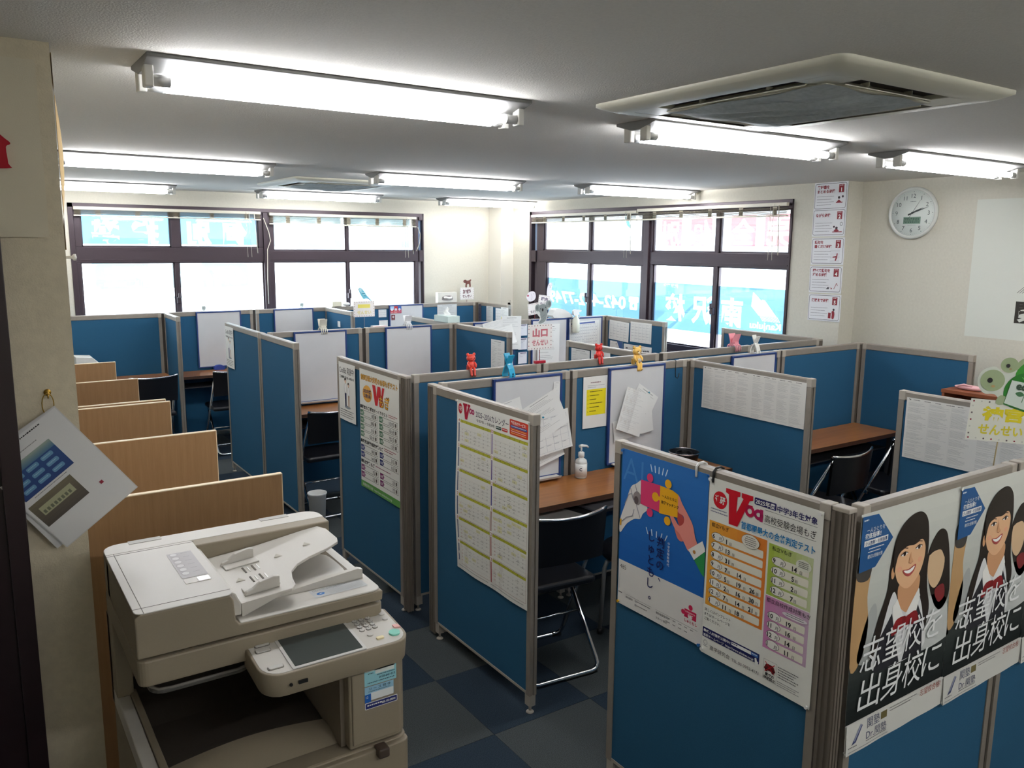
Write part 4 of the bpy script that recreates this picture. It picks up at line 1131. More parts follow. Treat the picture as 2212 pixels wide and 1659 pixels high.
    for s, x in zip('志望校を', (40, 146, 244, 344)): c.text(s, x, 452 - (x-40)*.035, 108, (236, 238, 238), 19, w=96, shear=.12)
    for s, x in zip('出身校に', (44, 152, 254, 356)): c.text(s, x, 568 - (x-40)*.03, 112, (236, 238, 238), 19, w=98, shear=.12)
    c.rect(0, 600, 488, 90, (214, 214, 208), 16, 60)
    c.poly([(64, 612), (74, 618), (44, 660), (24, 664)], (60, 70, 110), 18); c.poly([(64, 612), (70, 616), (38, 656), (34, 652)], (150, 156, 180), 19)
    c.text('関塾', 96, 634, 34, (70, 76, 104), 18, w=60); c.rect(162, 610, 30, 22, (110, 100, 60), 18); c.text('Dr.関塾', 92, 667, 30, (70, 76, 104), 18, w=100)
    c.smudge(92, 671, 100, 4, INK, 18, 3); c.smudge(10, 668, 40, 6, GRY, 18, 4); c.smudge(10, 681, 190, 4, GRY, 18, 5)
    c.smudge(205, 610, 140, 5, GRY, 18, 6); c.smudge(205, 618, 110, 5, GRY, 18, 7); c.text('志望校合格!', 362, 624, 24, (150, 60, 40), 18, w=112)
    sheet('poster', label, 'poster', (x0, 1.2045-.0018-.0006*seed, 1.280-.004*seed), '-y', 488, 690, c,
          lambda u, v: .0005+.030*max(0, v-.80)*(1-u)*1.0+.010*max(0, v-.86)*math.sin(9*u+seed)**2, 'posters of a smiling pupil', pins=((484, 6, (232, 230, 220)), (6, 684, (232, 230, 226))))
school('leftmost of the smiling pupil posters, next to the ribbed corner post', 1.915, 0)
school('middle one of the smiling pupil posters, across the partition seam', 2.403, 1)
school('rightmost smiling pupil poster, cut off by the edge of the photo', 2.891, 2)

# --- timetables
def timetable(w, h, seed, cols=4, tint=(120, 118, 114)):
    c = Canvas(w, h); r = random.Random(seed)
    c.rect(0, 0, w, h, (222, 220, 214), 1, 60)
    half = w/2
    for k in range(2):
        x0 = 10+k*half
        c.poly([(x0, 8), (x0+4, 4), (x0+8, 8), (x0+12, 5), (x0+9, 12), (x0+5, 9)], INK, 2)
        x = x0+24
        while x < x0+half-40: c.smudge(x, 7, 24+r.random()*14, 5, INK, 2, seed+int(x)); x += 52
        nc = cols; cw_ = (half-20)/nc
        for j in range(nc):
            if j: c.rect(x0+j*cw_-3, 16, .6, h-24, (190, 188, 182), 2)
            y = 18
            while y < h-8:
                if r.random() < .86: c.smudge(x0+j*cw_, y, cw_*(.45+.45*r.random()), 2.2, (140+int(r.random()*40),)*3, 2, seed+int(y*7)+j)
                y += 4.6
    return c
sheet('timetable', 'wide double timetable sheet pinned on a partition in the middle of the photo', 'timetable', (3.6195-.0014, 3.357, 1.277), '-x', 717, 247, timetable(717, 247, 4), wav(.002, 4))
sheet('timetable', 'shiny double timetable partly covered by the turtle sign', 'timetable', (3.7045-.0014, 2.143, 1.274), '-x', 660, 290, timetable(660, 290, 9, 3), wav(.004, 5), m=mat('laminate', (214, 218, 220), .18, spec=.6))
# ------------------------------------------------------------------ photocopier
M_CP = mat('copier_beige', (142, 131, 112), .5, noise=.02, nscale=300, bump=.12, bscale=900)
M_CPL = mat('copier_white', (198, 194, 186), .42, bump=.08, bscale=900)
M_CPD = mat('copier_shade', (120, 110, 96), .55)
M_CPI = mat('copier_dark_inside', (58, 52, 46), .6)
CO = Vector((.58, 2.1, 0))
cp = thing('photocopier', 'large beige photocopier with document feeder and touch panel', 'photocopier', tuple(CO))
def K(name, mb, m, parent=None, bevel=0, seg=2):
    if parent is None: mb.v = [tuple(Vector(v)-CO) for v in mb.v]; parent = cp
    else: mb.v = [tuple(Vector(v)-CO) for v in mb.v]
    return obj(name, mb, m, parent, bevel, seg)
def rrect(x0, y0, x1, y1, r, n=5, rs=None):
    rs = rs or (r, r, r, r); out = []
    for (cx, cy, a0, q) in ((x1, y1, 0, rs[0]), (x0, y1, 90, rs[1]), (x0, y0, 180, rs[2]), (x1, y0, 270, rs[3])):
        sx, sy = {0: (-1, -1), 90: (1, -1), 180: (1, 1), 270: (-1, 1)}[a0]
        for k in range(n+1):
            a = math.radians(a0+90*k/n); out.append((cx+sx*q+q*math.cos(a), cy+sy*q+q*math.sin(a)))
    return out
# lower body with paper drawers
K('lower_body', MB().prism(rrect(.268, 1.80, .892, 2.40, .03), (0, 0, .64), (0, 0, .055)), M_CP, bevel=.006)
for i, (z0, z1) in enumerate(((.50, .69), (.28, .49), (.07, .27))):
    d = K('paper_drawer', MB().prism(rrect(.272, 1.785, .889, 1.83, .02), (0, 0, z1-z0), (0, 0, z0)), M_CP, bevel=.004)
    K('drawer_grip', MB().box(.46, 1.780, z1-.05, .68, 1.788, z1-.02), M_CPD, d, .003)
for x in (.32, .84):
    for y in (1.86, 2.34): K('caster', MB().cyl((x-.012, y, .028), (x+.012, y, .028), .028, 14), M_BLACK)
K('drawer_knob', MB().box(.792, 1.765, .672, .822, 1.80, .698), mat('knob_brown', (74, 62, 54), .4), bevel=.004)
# output bay: floor, left rim, right column, back
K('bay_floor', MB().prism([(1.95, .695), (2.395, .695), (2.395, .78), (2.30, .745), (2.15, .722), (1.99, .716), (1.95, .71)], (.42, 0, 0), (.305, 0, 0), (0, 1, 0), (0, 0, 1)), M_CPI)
K('bay_front_lip', MB().grid(lambda u, v: (.31+.41*u, 1.955-.10*v, .714+.020*math.sin(PI*u)*(1-v)-.016*v*v+.004*math.sin(PI*v)), 16, 6), M_CP)
K('bay_rim', MB().box(.268, 1.81, .695, .30, 2.395, .746), M_CPL, bevel=.003)
K('bay_rim_inner', MB().box(.301, 1.82, .695, .318, 2.395, .752), M_CP, bevel=.003)
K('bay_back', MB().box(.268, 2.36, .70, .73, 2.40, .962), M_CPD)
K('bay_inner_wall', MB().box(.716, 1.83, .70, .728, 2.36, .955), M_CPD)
K('right_column', MB().prism(rrect(.728, 1.80, .892, 2.40, .03, rs=(.02, .004, .006, .04)), (0, 0, .228), (0, 0, .702)), M_CP, bevel=.004)
K('column_door', MB().box(.735, 1.795, .712, .865, 1.802, .915), M_CP, bevel=.003)
K('inner_tray', MB().prism(rrect(.31, 2.03, .56, 2.33, .04), (0, 0, .012), (0, 0, .868)), mat('tray_smoke', (96, 94, 90), .3), bevel=.004)
K('inner_tray_lip', MB().tube([(.315, 2.32, .882), (.315, 2.06, .882), (.33, 2.036, .882), (.36, 2.03, .882), (.52, 2.03, .882), (.55, 2.04, .882)], .004, 6), mat('tray_edge', (150, 146, 140), .3))
K('bay_post', MB().box(.268, 2.30, .745, .31, 2.395, .965), M_CP, bevel=.003)
# scanner block
K('scanner_body', MB().prism(rrect(.268, 1.905, .876, 2.40, .022), (0, 0, .064), (0, 0, .962)), M_CP, bevel=.005)
K('scanner_shade', MB().box(.285, 1.925, 1.0255, .86, 2.39, 1.034), M_CPI)
# feeder lid: thick left housing, low right platen, raised rear strip
lid = MB().prism([(.268, 1.033), (.872, 1.033), (.874, 1.060), (.498, 1.062), (.490, 1.074), (.487, 1.125), (.480, 1.139), (.280, 1.140), (.268, 1.132)], (0, .42, 0), (0, 1.905, 0), (1, 0, 0), (0, 0, 1))
K('feeder_lid', lid, M_CP, bevel=.004, seg=3)
K('feeder_top', MB().prism(rrect(.2685, 1.9055, .488, 2.332, .02, rs=(.004, .004, .02, .02)), (0, 0, .003), (0, 0, 1.139)), M_CPL, bevel=.0015)
K('rear_strip', MB().prism(rrect(.268, 2.286, .876, 2.41, .02, rs=(.045, .045, .004, .004)), (0, 0, .108), (0, 0, 1.0335)), M_CP, bevel=.005)
K('rear_strip_top', MB().prism(rrect(.2685, 2.3325, .8755, 2.4095, .02, rs=(.045, .045, .002, .002)), (0, 0, .003), (0, 0, 1.1395)), M_CPL, bevel=.0015)
for x in (.335, .70): K('hinge_cover', MB().prism([(x, 2.385), (x+.085, 2.385), (x+.085, 2.411), (x, 2.411)], (0, 0, .0015), (0, 0, 1.1425)), mat('hinge_grey', (176, 174, 168), .5), bevel=.0006)
gr = mat('seam_grey', (96, 90, 82), .7)
for q in ((.2695, 2.318, .49, 2.3195), (.2695, 1.9365, .487, 1.938), (.2875, 1.906, .2888, 2.385)): K('seam_line', MB().box(q[0], q[1], 1.1415, q[2], q[3], 1.1424), gr)
K('feeder_slope', MB().prism([(.487, 1.136), (.50, 1.128), (.512, 1.10), (.512, 1.07), (.487, 1.07)], (0, .375, 0), (0, 1.935, 0), (1, 0, 0), (0, 0, 1), True), M_CPL, bevel=.004)
K('feeder_window_frame', MB().prism(rrect(.405, 2.023, .466, 2.055, .004), (0, 0, .0012), (0, 0, 1.1418)), M_CPL)
K('feeder_window', MB().prism(rrect(.436, 2.024, .465, 2.054, .003), (0, 0, .0016), (0, 0, 1.1420)), mat('window_maroon', (62, 34, 36), .15))
cv = Canvas(62, 190)
cv.rect(0, 0, 62, 190, (176, 172, 172), 1, 70)
for k in range(6): cv.ell(15, 14+29*k, 10, 11, (206, 204, 202), 2); cv.ring(15, 14+29*k, 10, 11, 1, (140, 134, 136), 3); cv.smudge(34, 10+29*k, 16, 3, (120, 116, 116), 2, k)
cv.build('instruction_label', Vector((.405, 2.252, 1.1424))-CO, (1, 0, 0), (0, -1, 0), (0, 0, 1), cp)
# platen right part: dished white top plate
K('platen_top', MB().prism(rrect(.50, 1.908, .872, 2.284, .012, rs=(.004, .004, .004, .025)), (0, 0, .005), (0, 0, 1.0595)), M_CPL, bevel=.002)
def bowl(u, v):
    x, y = .55+.27*u, 2.02+.22*v
    return (x, y, 1.0655+.014*(math.cos(PI*(2*u-1))*.5-.5)*0 + .020*max(0, u-.35)*(1-abs(2*v-1))*.6)
K('platen_dish', MB().grid(lambda u, v: (.66+.185*u, 2.03+.215*v, 1.0655+.018*(1-math.sin(PI*u)*math.sin(PI*v))-.0175), 14, 10), M_CPD)
K('platen_ridge', MB().prism([(.515, 1.0645), (.56, 1.066), (.845, 1.094), (.858, 1.090), (.858, 1.0645)], (0, .016, 0), (0, 2.0, 0), (1, 0, 0), (0, 0, 1)), M_CPL, bevel=.003)
# document tray
tr = [(.513, 1.945), (.640, 1.937), (.655, 1.955), (.662, 2.0), (.674, 2.04), (.70, 2.07), (.74, 2.09), (.80, 2.105), (.838, 2.125), (.846, 2.15), (.848, 2.24), (.835, 2.28), (.79, 2.285), (.66, 2.284), (.513, 2.283)]
zz = lambda x: 1.098 + (x-.513)*.085 + max(0, x-.66)*.05
mb = MB(); n = len(tr)
mb.add([(x, y, zz(x)) for x, y in tr]+[(x, y, zz(x)-.008) for x, y in tr], [tuple(range(n)), tuple(range(n, 2*n))[::-1]]+[(i, (i+1) % n, n+(i+1) % n, n+i) for i in range(n)])
K('document_tray', mb, M_CPL, bevel=.0015)
K('tray_front_fin', MB().prism([(.513, 1.098), (.642, 1.108), (.60, 1.092), (.514, 1.062)], (0, -.006, 0), (0, 1.945, 0), (1, 0, 0), (0, 0, 1)), M_CPL, bevel=.001)
def guide(y, dy, flip):
    w = K('document_guide', MB().prism([(.53, zz(.53)), (.62, zz(.62)), (.62, zz(.62)+.028), (.605, zz(.6)+.032), (.57, zz(.57)+.026), (.552, zz(.55)+.014), (.535, zz(.53)+.010)], (0, dy, 0), (0, y, 0), (1, 0, 0), (0, 0, 1)), M_CPL, bevel=.002)
    K('guide_foot', MB().prism([(.535, zz(.535)+.0005), (.625, zz(.625)+.0005), (.625, zz(.625)+.004), (.535, zz(.535)+.004)], (0, flip*.035, 0), (0, y, 0), (1, 0, 0), (0, 0, 1)), M_CPL, w, .001)
    return w
guide(2.195, .012, -1); guide(1.982, -.012, 1)
for y in (2.06, 2.13):
    for x in (.575, .60):
        K('guide_slot', MB().obox((x, y, zz(x)+.0006), (.0022, 0, .0002), (0, .020, 0), (0, 0, .0006)), gr)
        K('size_mark', MB().obox((x+.012, y, zz(x+.012)+.0006), (.0014, 0, .0001), (0, .016, 0), (0, 0, .0006)), mat('mark_white', (250, 250, 248), .4))
K('feed_line', MB().box(.512, 1.965, 1.0985, .515, 2.05, 1.1005), mat('mark_white'))
for x, y in ((.548, 2.075), (.675, 2.16), (.762, 2.175)):
    K('tray_triangle', MB().prism([(x-.012, y-.008), (x+.012, y-.008), (x+.001, y+.016)], (0, 0, .0012), (0, 0, zz(x)+.0004)), mat('tri_grey', (170, 164, 150), .5))
cv = Canvas(150, 52)
cv.rect(0, 0, 150, 52, (186, 188, 188), 1); cv.ell(22, 32, 11, 8, (40, 110, 180), 2); cv.poly([(16, 34), (24, 28), (28, 32), (20, 36)], (200, 215, 225), 3); cv.smudge(8, 5, 100, 4, (110, 110, 110), 2, 1); cv.smudge(8, 11, 80, 4, (110, 110, 110), 2, 2)
for k in range(6): cv.smudge(44, 18+k*5, 96, 2, (150, 152, 152), 2, k)
cv.build('notice_label', Vector((.70, 1.992, 1.0650))-CO, (.985, .03, 0), (.03, -.985, 0), (0, 0, 1), cp)
# control panel
pz = lambda y: .9955-(1.935-y)*.10
pts = rrect(.508, 1.765, .889, 1.935, .02, rs=(.012, .012, .05, .045))
mb = MB(); n = len(pts)
mb.add([(x, y, pz(y)) for x, y in pts]+[(.508+(x-.508)*.985+.003, y+.004, pz(y)-.058) for x, y in pts], [tuple(range(n)), tuple(range(n, 2*n))[::-1]]+[(i, (i+1) % n, n+(i+1) % n, n+i) for i in range(n)], True)
pan = K('control_panel', mb, M_CP, bevel=.003)
pts2 = rrect(.515, 1.772, .882, 1.932, .02, rs=(.008, .008, .045, .04))
K('panel_face', MB().add([(x, y, pz(y)+.0006) for x, y in pts2]+[(x, y, pz(y)-.002) for x, y in pts2], [tuple(range(len(pts2))), tuple(range(len(pts2), 2*len(pts2)))[::-1]]+[(i, (i+1) % len(pts2), len(pts2)+(i+1) % len(pts2), len(pts2)+i) for i in range(len(pts2))]), M_CPL, pan)
PL = lambda x, y, h=0: (x, y, pz(y)+.0008+h)
def plate(name, poly, h, m):
    k = len(poly)
    return K(name, MB().add([PL(x, y, h) for x, y in poly]+[PL(x, y, -.001) for x, y in poly], [tuple(range(k)), tuple(range(k, 2*k))[::-1]]+[(i, (i+1) % k, k+(i+1) % k, k+i) for i in range(k)]), m, pan)
plate('screen_bezel', rrect(.580, 1.772, .768, 1.930, .004), .002, mat('bezel_silver', (206, 204, 200), .3, metal=.2))
plate('touch_screen', rrect(.588, 1.780, .760, 1.922, .002), .0026, mat('screen_off', (66, 72, 70), .12))
disc = lambda x, y, rx, ry, n=16: [(x+rx*math.cos(2*PI*k/n), y+ry*math.sin(2*PI*k/n)) for k in range(n)]
M_BTN = mat('button_grey', (196, 194, 188), .4); M_BR = mat('button_ring', (120, 116, 110), .5)
for x, y in ((.548, 1.905), (.543, 1.880), (.548, 1.800)):
    plate('button_rim', rrect(x-.019, y-.008, x+.019, y+.008, .005), .0012, M_BR); plate('panel_button', rrect(x-.017, y-.0065, x+.017, y+.0065, .0045), .003, M_BTN)
kx, ky = (.790, .808, .826), (1.902, 1.886, 1.870, 1.854)
cv = Canvas(120, 150); O_ = Vector((.775, 1.925, pz(1.925)+.0044))
for i, t_ in enumerate('123456789*0#'):
    x, y = kx[i % 3], ky[i//3]
    plate('key_rim', disc(x, y, .0074, .0066), .0012, M_BR); plate('panel_key', disc(x, y, .0062, .0055), .003, M_BTN)
    cv.text(t_, (x-.775)*1000, (1.925-y)*1000+2.6, 7, (60, 60, 64), 2, align='c', bold=.01)
cv.build('key_legends', O_-CO, (1, 0, 0), Vector((0, -1, -.10)).normalized(), (0, 0, 1), pan)
plate('start_button', disc(.858, 1.806, .0145, .0135, 24), .004, mat('start_mint', (130, 206, 186), .35))
plate('stop_button', [(.868, 1.826), (.884, 1.822), (.882, 1.838), (.868, 1.840)], .0035, mat('stop_pink', (226, 170, 164), .4))
plate('reset_button', rrect(.806, 1.796, .826, 1.806, .003), .0035, mat('reset_cream', (226, 214, 170), .4))
plate('clear_button', disc(.800, 1.826, .008, .007), .003, M_BTN); plate('power_button', disc(.868, 1.905, .008, .008), .003, M_BTN); plate('counter_button', disc(.866, 1.878, .007, .007), .003, M_BTN)
K('usb_port', MB().box(.590, 1.762, .945, .612, 1.768, .953), M_BLACK, pan); K('panel_jack', MB().cyl((.572, 1.769, .948), (.572, 1.763, .948), .004, 10), M_BLACK, pan)
# service stickers on the column
cv = Canvas(95, 112)
cv.rr(0, 0, 88, 46, 2, (150, 206, 216), 1); cv.rect(2, 2, 82, 6, (224, 230, 228), 2); cv.rect(30, 5, 52, 13, (224, 232, 228), 2); cv.smudge(10, 12, 14, 4, (40, 60, 80), 3, 1); cv.smudge(34, 20, 50, 4, (40, 60, 80), 3, 2); cv.text('0120-641-013', 40, 32, 8, (30, 60, 90), 3, bold=.02, w=44); cv.smudge(8, 37, 74, 4, (60, 90, 110), 3, 3)
cv.rect(0, 48, 80, 36, (150, 196, 220), 1); cv.text('リ ー ス 物 件', 12, 58, 9, (40, 50, 70), 3, w=60); cv.smudge(10, 61, 60, 3, (70, 80, 100), 3, 4); cv.rect(0, 68, 17, 22, (30, 96, 180), 2); cv.rect(17, 66, 62, 20, (226, 230, 230), 2); cv.text('12', 3, 78, 8, WHT, 3)
cv.rr(0, 91, 90, 18, 2, (228, 230, 234), 2); cv.rr(1.5, 92.5, 87, 15, 2, (36, 44, 110), 3); cv.smudge(6, 97, 40, 6, WHT, 4, 5); cv.text('050-103-00094', 46, 103, 8, WHT, 4, bold=.02, w=38)
cv.build('service_stickers', Vector((.768, 1.7945, .912))-CO, (1, 0, 0), (0, 0, -1), (0, -1, 0), cp)
# ------------------------------------------------------------------ whiteboards hung on the partitions
M_WB = mat('whiteboard_face', (206, 206, 206), .28, noise=.03, nscale=6, spec=.5)
M_WBF = mat('whiteboard_blue_frame', (38, 62, 118), .4)
def whiteboard(label, yf, x0, x1, z0, z1=1.2965, tray=True):
    t = thing('whiteboard', label, 'whiteboard', ((x0+x1)/2, yf, z0), 0, 'blue framed whiteboards')
    w, h, q = (x1-x0)/2, z1-z0, .0015
    obj('writing_surface', MB().box(-w+.008, -.014, .008, w-.008, -q-.001, h-.008), M_WB, t)
    fr = MB()
    fr.prism([(-w, 0), (w, 0), (w, h), (-w, h)], (0, .0005, 0), (0, -q-.0006, 0), (1, 0, 0), (0, 0, 1))
    obj('back_sheet', fr, M_WBF, t)
    for (a, b, c, d) in ((-w, 0, -w+.013, h), (w-.013, 0, w, h)): obj('frame_side', MB().box(a, -.018, b, c, -q, d), M_WBF, t, .003)
    for (b, d) in ((0, .012), (h-.013, h)): obj('frame_rail', MB().box(-w+.013, -.018, b, w-.013, -q, d), M_WBF, t, .003)
    if tray: obj('pen_tray', MB().prism([(-.002, 0), (-.045, -.002), (-.05, .010), (-.047, .010), (-.042, .003), (-.002, .006)], (2*w-.06, 0, 0), (-w+.03, -.016, .002), (0, 1, 0), (0, 0, 1)), M_CPL, t)
    return t
FC, FW, FM, FB = YC-.018, YW_-.018, YM-.018, YB-.018
whiteboard('blue framed whiteboard with loose sheets, left of the hand sanitizer', FC, 2.215, 2.652, .735)
whiteboard('blue framed whiteboard with a folded white handout, under the yellow bear clip', FC, 2.982, 3.412, .738)
whiteboard('blank whiteboard held by the white clip, behind the double timetable', FC, 3.985, 4.405, .738)
whiteboard('blank whiteboard with a smudged lower half, under the left claw clip', FM, 2.112, 2.542, .740)
whiteboard('blank whiteboard under the right claw clip, behind the gold headed poster', FM, 2.878, 3.305, .740, tray=False)
whiteboard('whiteboard of the back row with a blue eraser below it', FB, 1.918, 2.352, .742, tray=False)
whiteboard('blank whiteboard of the back row, second from the left', FB, 2.684, 3.108, .742, tray=False)
whiteboard('back row whiteboard with small red and blue prints in its corner', FB, 3.985, 4.412, .742, tray=False)
whiteboard('whiteboard almost covered by piled papers, left of the koala sign', FM, 3.720, 4.150, .742, tray=False)
whiteboard('whiteboard behind the koala sign with a hanging white pad', FM, 4.340, 4.752, .742, tray=False)
whiteboard('whiteboard holding the large table of figures, at the corner post', FM, 4.762, 5.178, .742, tray=False)

# ------------------------------------------------------------------ papers
def page(w, h, seed, head=True, cols=1, lines=None, tone=130, bg=(228, 228, 224)):
    c = Canvas(w, h); r = random.Random(seed)
    c.rect(0, 0, w, h, bg, 1, 80)
    y = h*.05
    if head: c.smudge(w*.25, y, w*.5, h*.022, (60, 58, 60), 2, seed); y += h*.06
    cw_ = w*.88/cols
    while y < h*.94:
        for k in range(cols):
            if r.random() < .8: c.smudge(w*.06+k*cw_, y, cw_*(.4+.5*r.random()), h*.012, (tone,)*3, 2, seed+k+int(y))
        y += h*(.03+.02*r.random())
    return c
def tabl(w, h, seed, nc, nr, head=None):
    c = Canvas(w, h); c.rect(0, 0, w, h, (228, 228, 224), 1, 80)
    if head: c.rect(w*.05, h*.04, w*.8, h*.045, head, 2)
    for i in range(nc+1): c.rect(w*.05+i*w*.88/nc, h*.10, .9, h*.85, (130, 134, 150), 2)
    for j in range(nr+1): c.rect(w*.05, h*.10+j*h*.85/nr, w*.88, .7, (150, 154, 166), 2)
    r = random.Random(seed)
    for i in range(nc):
        for j in range(nr):
            if r.random() < .75: c.smudge(w*.06+i*w*.88/nc, h*.115+j*h*.85/nr, w*.5/nc, h*.018, (110, 112, 124), 2, i*31+j)
    return c
def put(label, O, face, w, h, cv, roll=0, warp=None, name='paper_sheet', cat='paper', m=None, pins=()):
    return sheet(name, label, cat, O, face, w, h, cv, warp, None, m, roll, pins, nu=10, nv=12)
bend = lambda a: (lambda u, v: .0006+a*v*v)
P0 = FC-.0200
put('top left loose sheet under a blue magnet on the left whiteboard', (2.165, P0-.004, 1.15), '-y', 210, 150, page(210, 150, 2), -.22, bend(.012), pins=((112, 34, (40, 150, 180)),))
put('slanting handout with small lettering in the middle of the left whiteboard', (2.37, P0-.007, 1.12), '-y', 250, 210, page(250, 210, 3), -.42, bend(.01))
put('lower right handout with a grid and photocopied pictures on the left whiteboard', (2.452, P0-.011, 1.075), '-y', 230, 215, tabl(230, 215, 4, 4, 5), -.14, bend(.012), pins=((60, 10, (40, 150, 180)),))
put('back sheet of the pile at the foot of the left whiteboard', (2.43, P0-.003, .95), '-y', 200, 160, page(200, 160, 5, False), -.28, bend(.006))
put('narrow strip of notes at the top right of the left whiteboard', (2.592, P0-.0015, 1.255), '-y', 42, 95, page(42, 95, 6), .06)
c = Canvas(172, 290); c.rect(0, 0, 172, 290, (228, 226, 220), 1); c.smudge(52, 32, 70, 8, (110, 40, 50), 3, 5); c.smudge(30, 50, 120, 4, GRY, 2, 1); c.smudge(30, 60, 60, 4, GRY, 2, 2)
c.rect(24, 72, 138, 146, (232, 214, 36), 2)
for k in range(6): c.text(str(k+1), 32, 90+k*22, 10, INK, 4); c.smudge(46, 83+k*22, 90-22*(k % 3), 7, INK, 4, k)
put('notice with a bright yellow block of numbered lines', (2.808, FC-.0018, 1.258), '-y', 172, 290, c)
put('folded white handout curling off the bear clip whiteboard', (3.105, P0-.010, 1.185), '-y', 190, 250, page(190, 250, 7, False, 1, tone=190), .36, lambda u, v: .001+.05*(u-.0)*max(0, .5-u)*2+.012*v, m=PAPER())
put('printed handout behind the folded one on the bear clip whiteboard', (3.20, P0-.004, 1.195), '-y', 180, 240, page(180, 240, 8, True), .56, bend(.008), pins=((92, 12, (40, 140, 170)),))
put('bottom sheet peeping out on the bear clip whiteboard', (3.01, P0-.0015, .99), '-y', 300, 120, page(300, 120, 9, False, tone=200), -.12, bend(.004))
put('narrow printed sheet on the divider right of the claw clips', (3.5295-.0018, 5.548, 1.225), '-x', 195, 275, page(195, 275, 10, True, 2))
for i, (y, z, w, h, lab) in enumerate(((6.085, 1.266, 282, 185, 'left sheet with a grid on the divider below the telephone window'), (5.785, 1.272, 285, 188, 'right sheet with a grid on the divider below the telephone window'), (6.07, 1.065, 180, 110, 'small white triangle patterned sheet low on the divider below the telephone window'), (5.87, 1.055, 380, 190, 'low calendar sheet with dark squares on the divider below the telephone window'))):
    c = tabl(w, h, 20+i, 5, 6) if i < 2 else page(w, h, 20+i, True, 2)
    if i == 2: c.poly([(100, 0), (180, 0), (180, 110), (150, 80)], (60, 90, 140), 3); c.ell(90, 25, 6, 6, INK, 3)
    if i == 3:
        for k in range(12): c.rect(30+(k*97) % 320, 30+(k*41) % 120, 26, 14, (90, 90, 96), 3)
    put(lab, (5.2295-.0016, y, z), '-x', w, h, c, .04 if i == 0 else 0)
put('left printed sheet on the short divider behind the second red bear clip', (3.585-.0018, 4.575, 1.255), '-x', 205, 200, page(205, 200, 30, True, 2))
c = page(200, 190, 31, False); c.ring(110, 70, 60, 44, 8, (200, 200, 200), 3); c.ring(110, 70, 40, 28, 8, (150, 150, 150), 4)
put('right printed sheet with oval rings on the short divider behind the second red bear clip', (3.585-.0018, 4.355, 1.262), '-x', 200, 190, c)
# far corner notices
for y, w, h, k, lab, bgc in ((8.375, 60, 250, 0, 'dark speckled strip at the corner of the far partition', (70, 72, 90)), (8.20, 145, 250, 1, 'grey printed sheet on the short partition by the corner pillar', (206, 208, 206)), (8.0, 115, 230, 2, 'sheet with a ruled table on the short partition by the corner pillar', (228, 228, 224))):
    put(lab, (5.147-.0018, y, 1.275-.012*k), '-x', w, h, tabl(w, h, 40+k, 3, 6) if k == 2 else page(w, h, 40+k, True, 1, bg=bgc))
c = page(150, 220, 44, True); c.rect(8, 110, 130, 70, (236, 220, 60), 3); c.smudge(16, 122, 110, 8, INK, 4, 1); c.smudge(16, 146, 110, 8, INK, 4, 2)
put('sheet with a yellow marked block on the short partition by the corner pillar', (5.147-.0018, 7.885, 1.27), '-x', 140, 220, c)
put('grey crumpled looking print on the back row beside the corner', (4.60, FB-.0018, 1.28), '-y', 260, 240, page(260, 240, 45, True, 2, bg=(206, 208, 206)))
c = Canvas(140, 78)
for x, a, b in ((0, (170, 200, 230), (190, 60, 70)), (48, (190, 50, 60), (200, 90, 100)), (92, (60, 100, 180), (180, 60, 90))): c.rect(x, 0, 46, 40, a, 1); c.rect(x, 38, 46, 40, b, 1); c.ell(x+22, 36, 14, 14, (226, 226, 232), 2); c.smudge(x+6, 64, 32, 6, WHT, 3, x)
put('strip of three red and blue flyers at the top of the back row whiteboard', (3.995, FB-.0172, 1.282), '-y', 140, 78, c)
c = Canvas(44, 60); c.rect(0, 0, 44, 60, (110, 40, 50), 1); c.ell(22, 24, 12, 14, (206, 190, 190), 2); c.smudge(6, 48, 32, 5, WHT, 3, 1)
put('small maroon flyer below the strip of flyers on the back row whiteboard', (4.008, FB-.0172, 1.188), '-y', 44, 60, c)
put('small white form on the back row left of the flyer whiteboard', (3.86, FB-.0018, 1.25), '-y', 95, 85, tabl(95, 85, 48, 5, 3))
put('plain white page on the back row below the small form', (3.865, FB-.0018, 1.13), '-y', 105, 150, page(105, 150, 49, False, tone=180))
# papers on the middle boards
put('tall leaning white bundle of pages on the paper covered whiteboard', (3.80, FM-.030, 1.285), '-y', 300, 230, page(300, 230, 50, False, tone=180), -.18, bend(.05))
put('lined page with a heading on the paper covered whiteboard', (4.00, FM-.034, 1.345), '-y', 210, 300, page(210, 300, 51, True, 1), .03, bend(.01), pins=((150, 150, (230, 230, 230)),))
for k in range(3):
    c = Canvas(95, 105); c.rect(0, 0, 95, 105, (226, 228, 234), 1); c.rect(22, 6, 66, 7, (60, 50, 90), 2); c.smudge(12, 24, 60, 5, GRY, 2, k); c.smudge(12, 40, 40, 4, GRY, 2, k+5)
    put(('upper', 'middle', 'lower')[k]+' white card with a dark bar in the column left of the koala sign', (4.195, FM-.012, 1.262-.128*k), '-y', 95, 105, c)
put('large white form hanging beside the koala sign', (4.40, FM-.030, 1.255), '-y', 250, 430, page(250, 430, 55, True, 1), .02, bend(.006))
put('large ruled table of figures with a blue heading bar', (4.770, FM-.0198, 1.255), '-y', 365, 300, tabl(365, 300, 56, 14, 9, (70, 90, 150)), -.03)
put('printed sheet pinned low on the divider under the parrot sign', (3.2413-.0018, 8.05, 1.18), '-x', 70, 60, page(70, 60, 57))

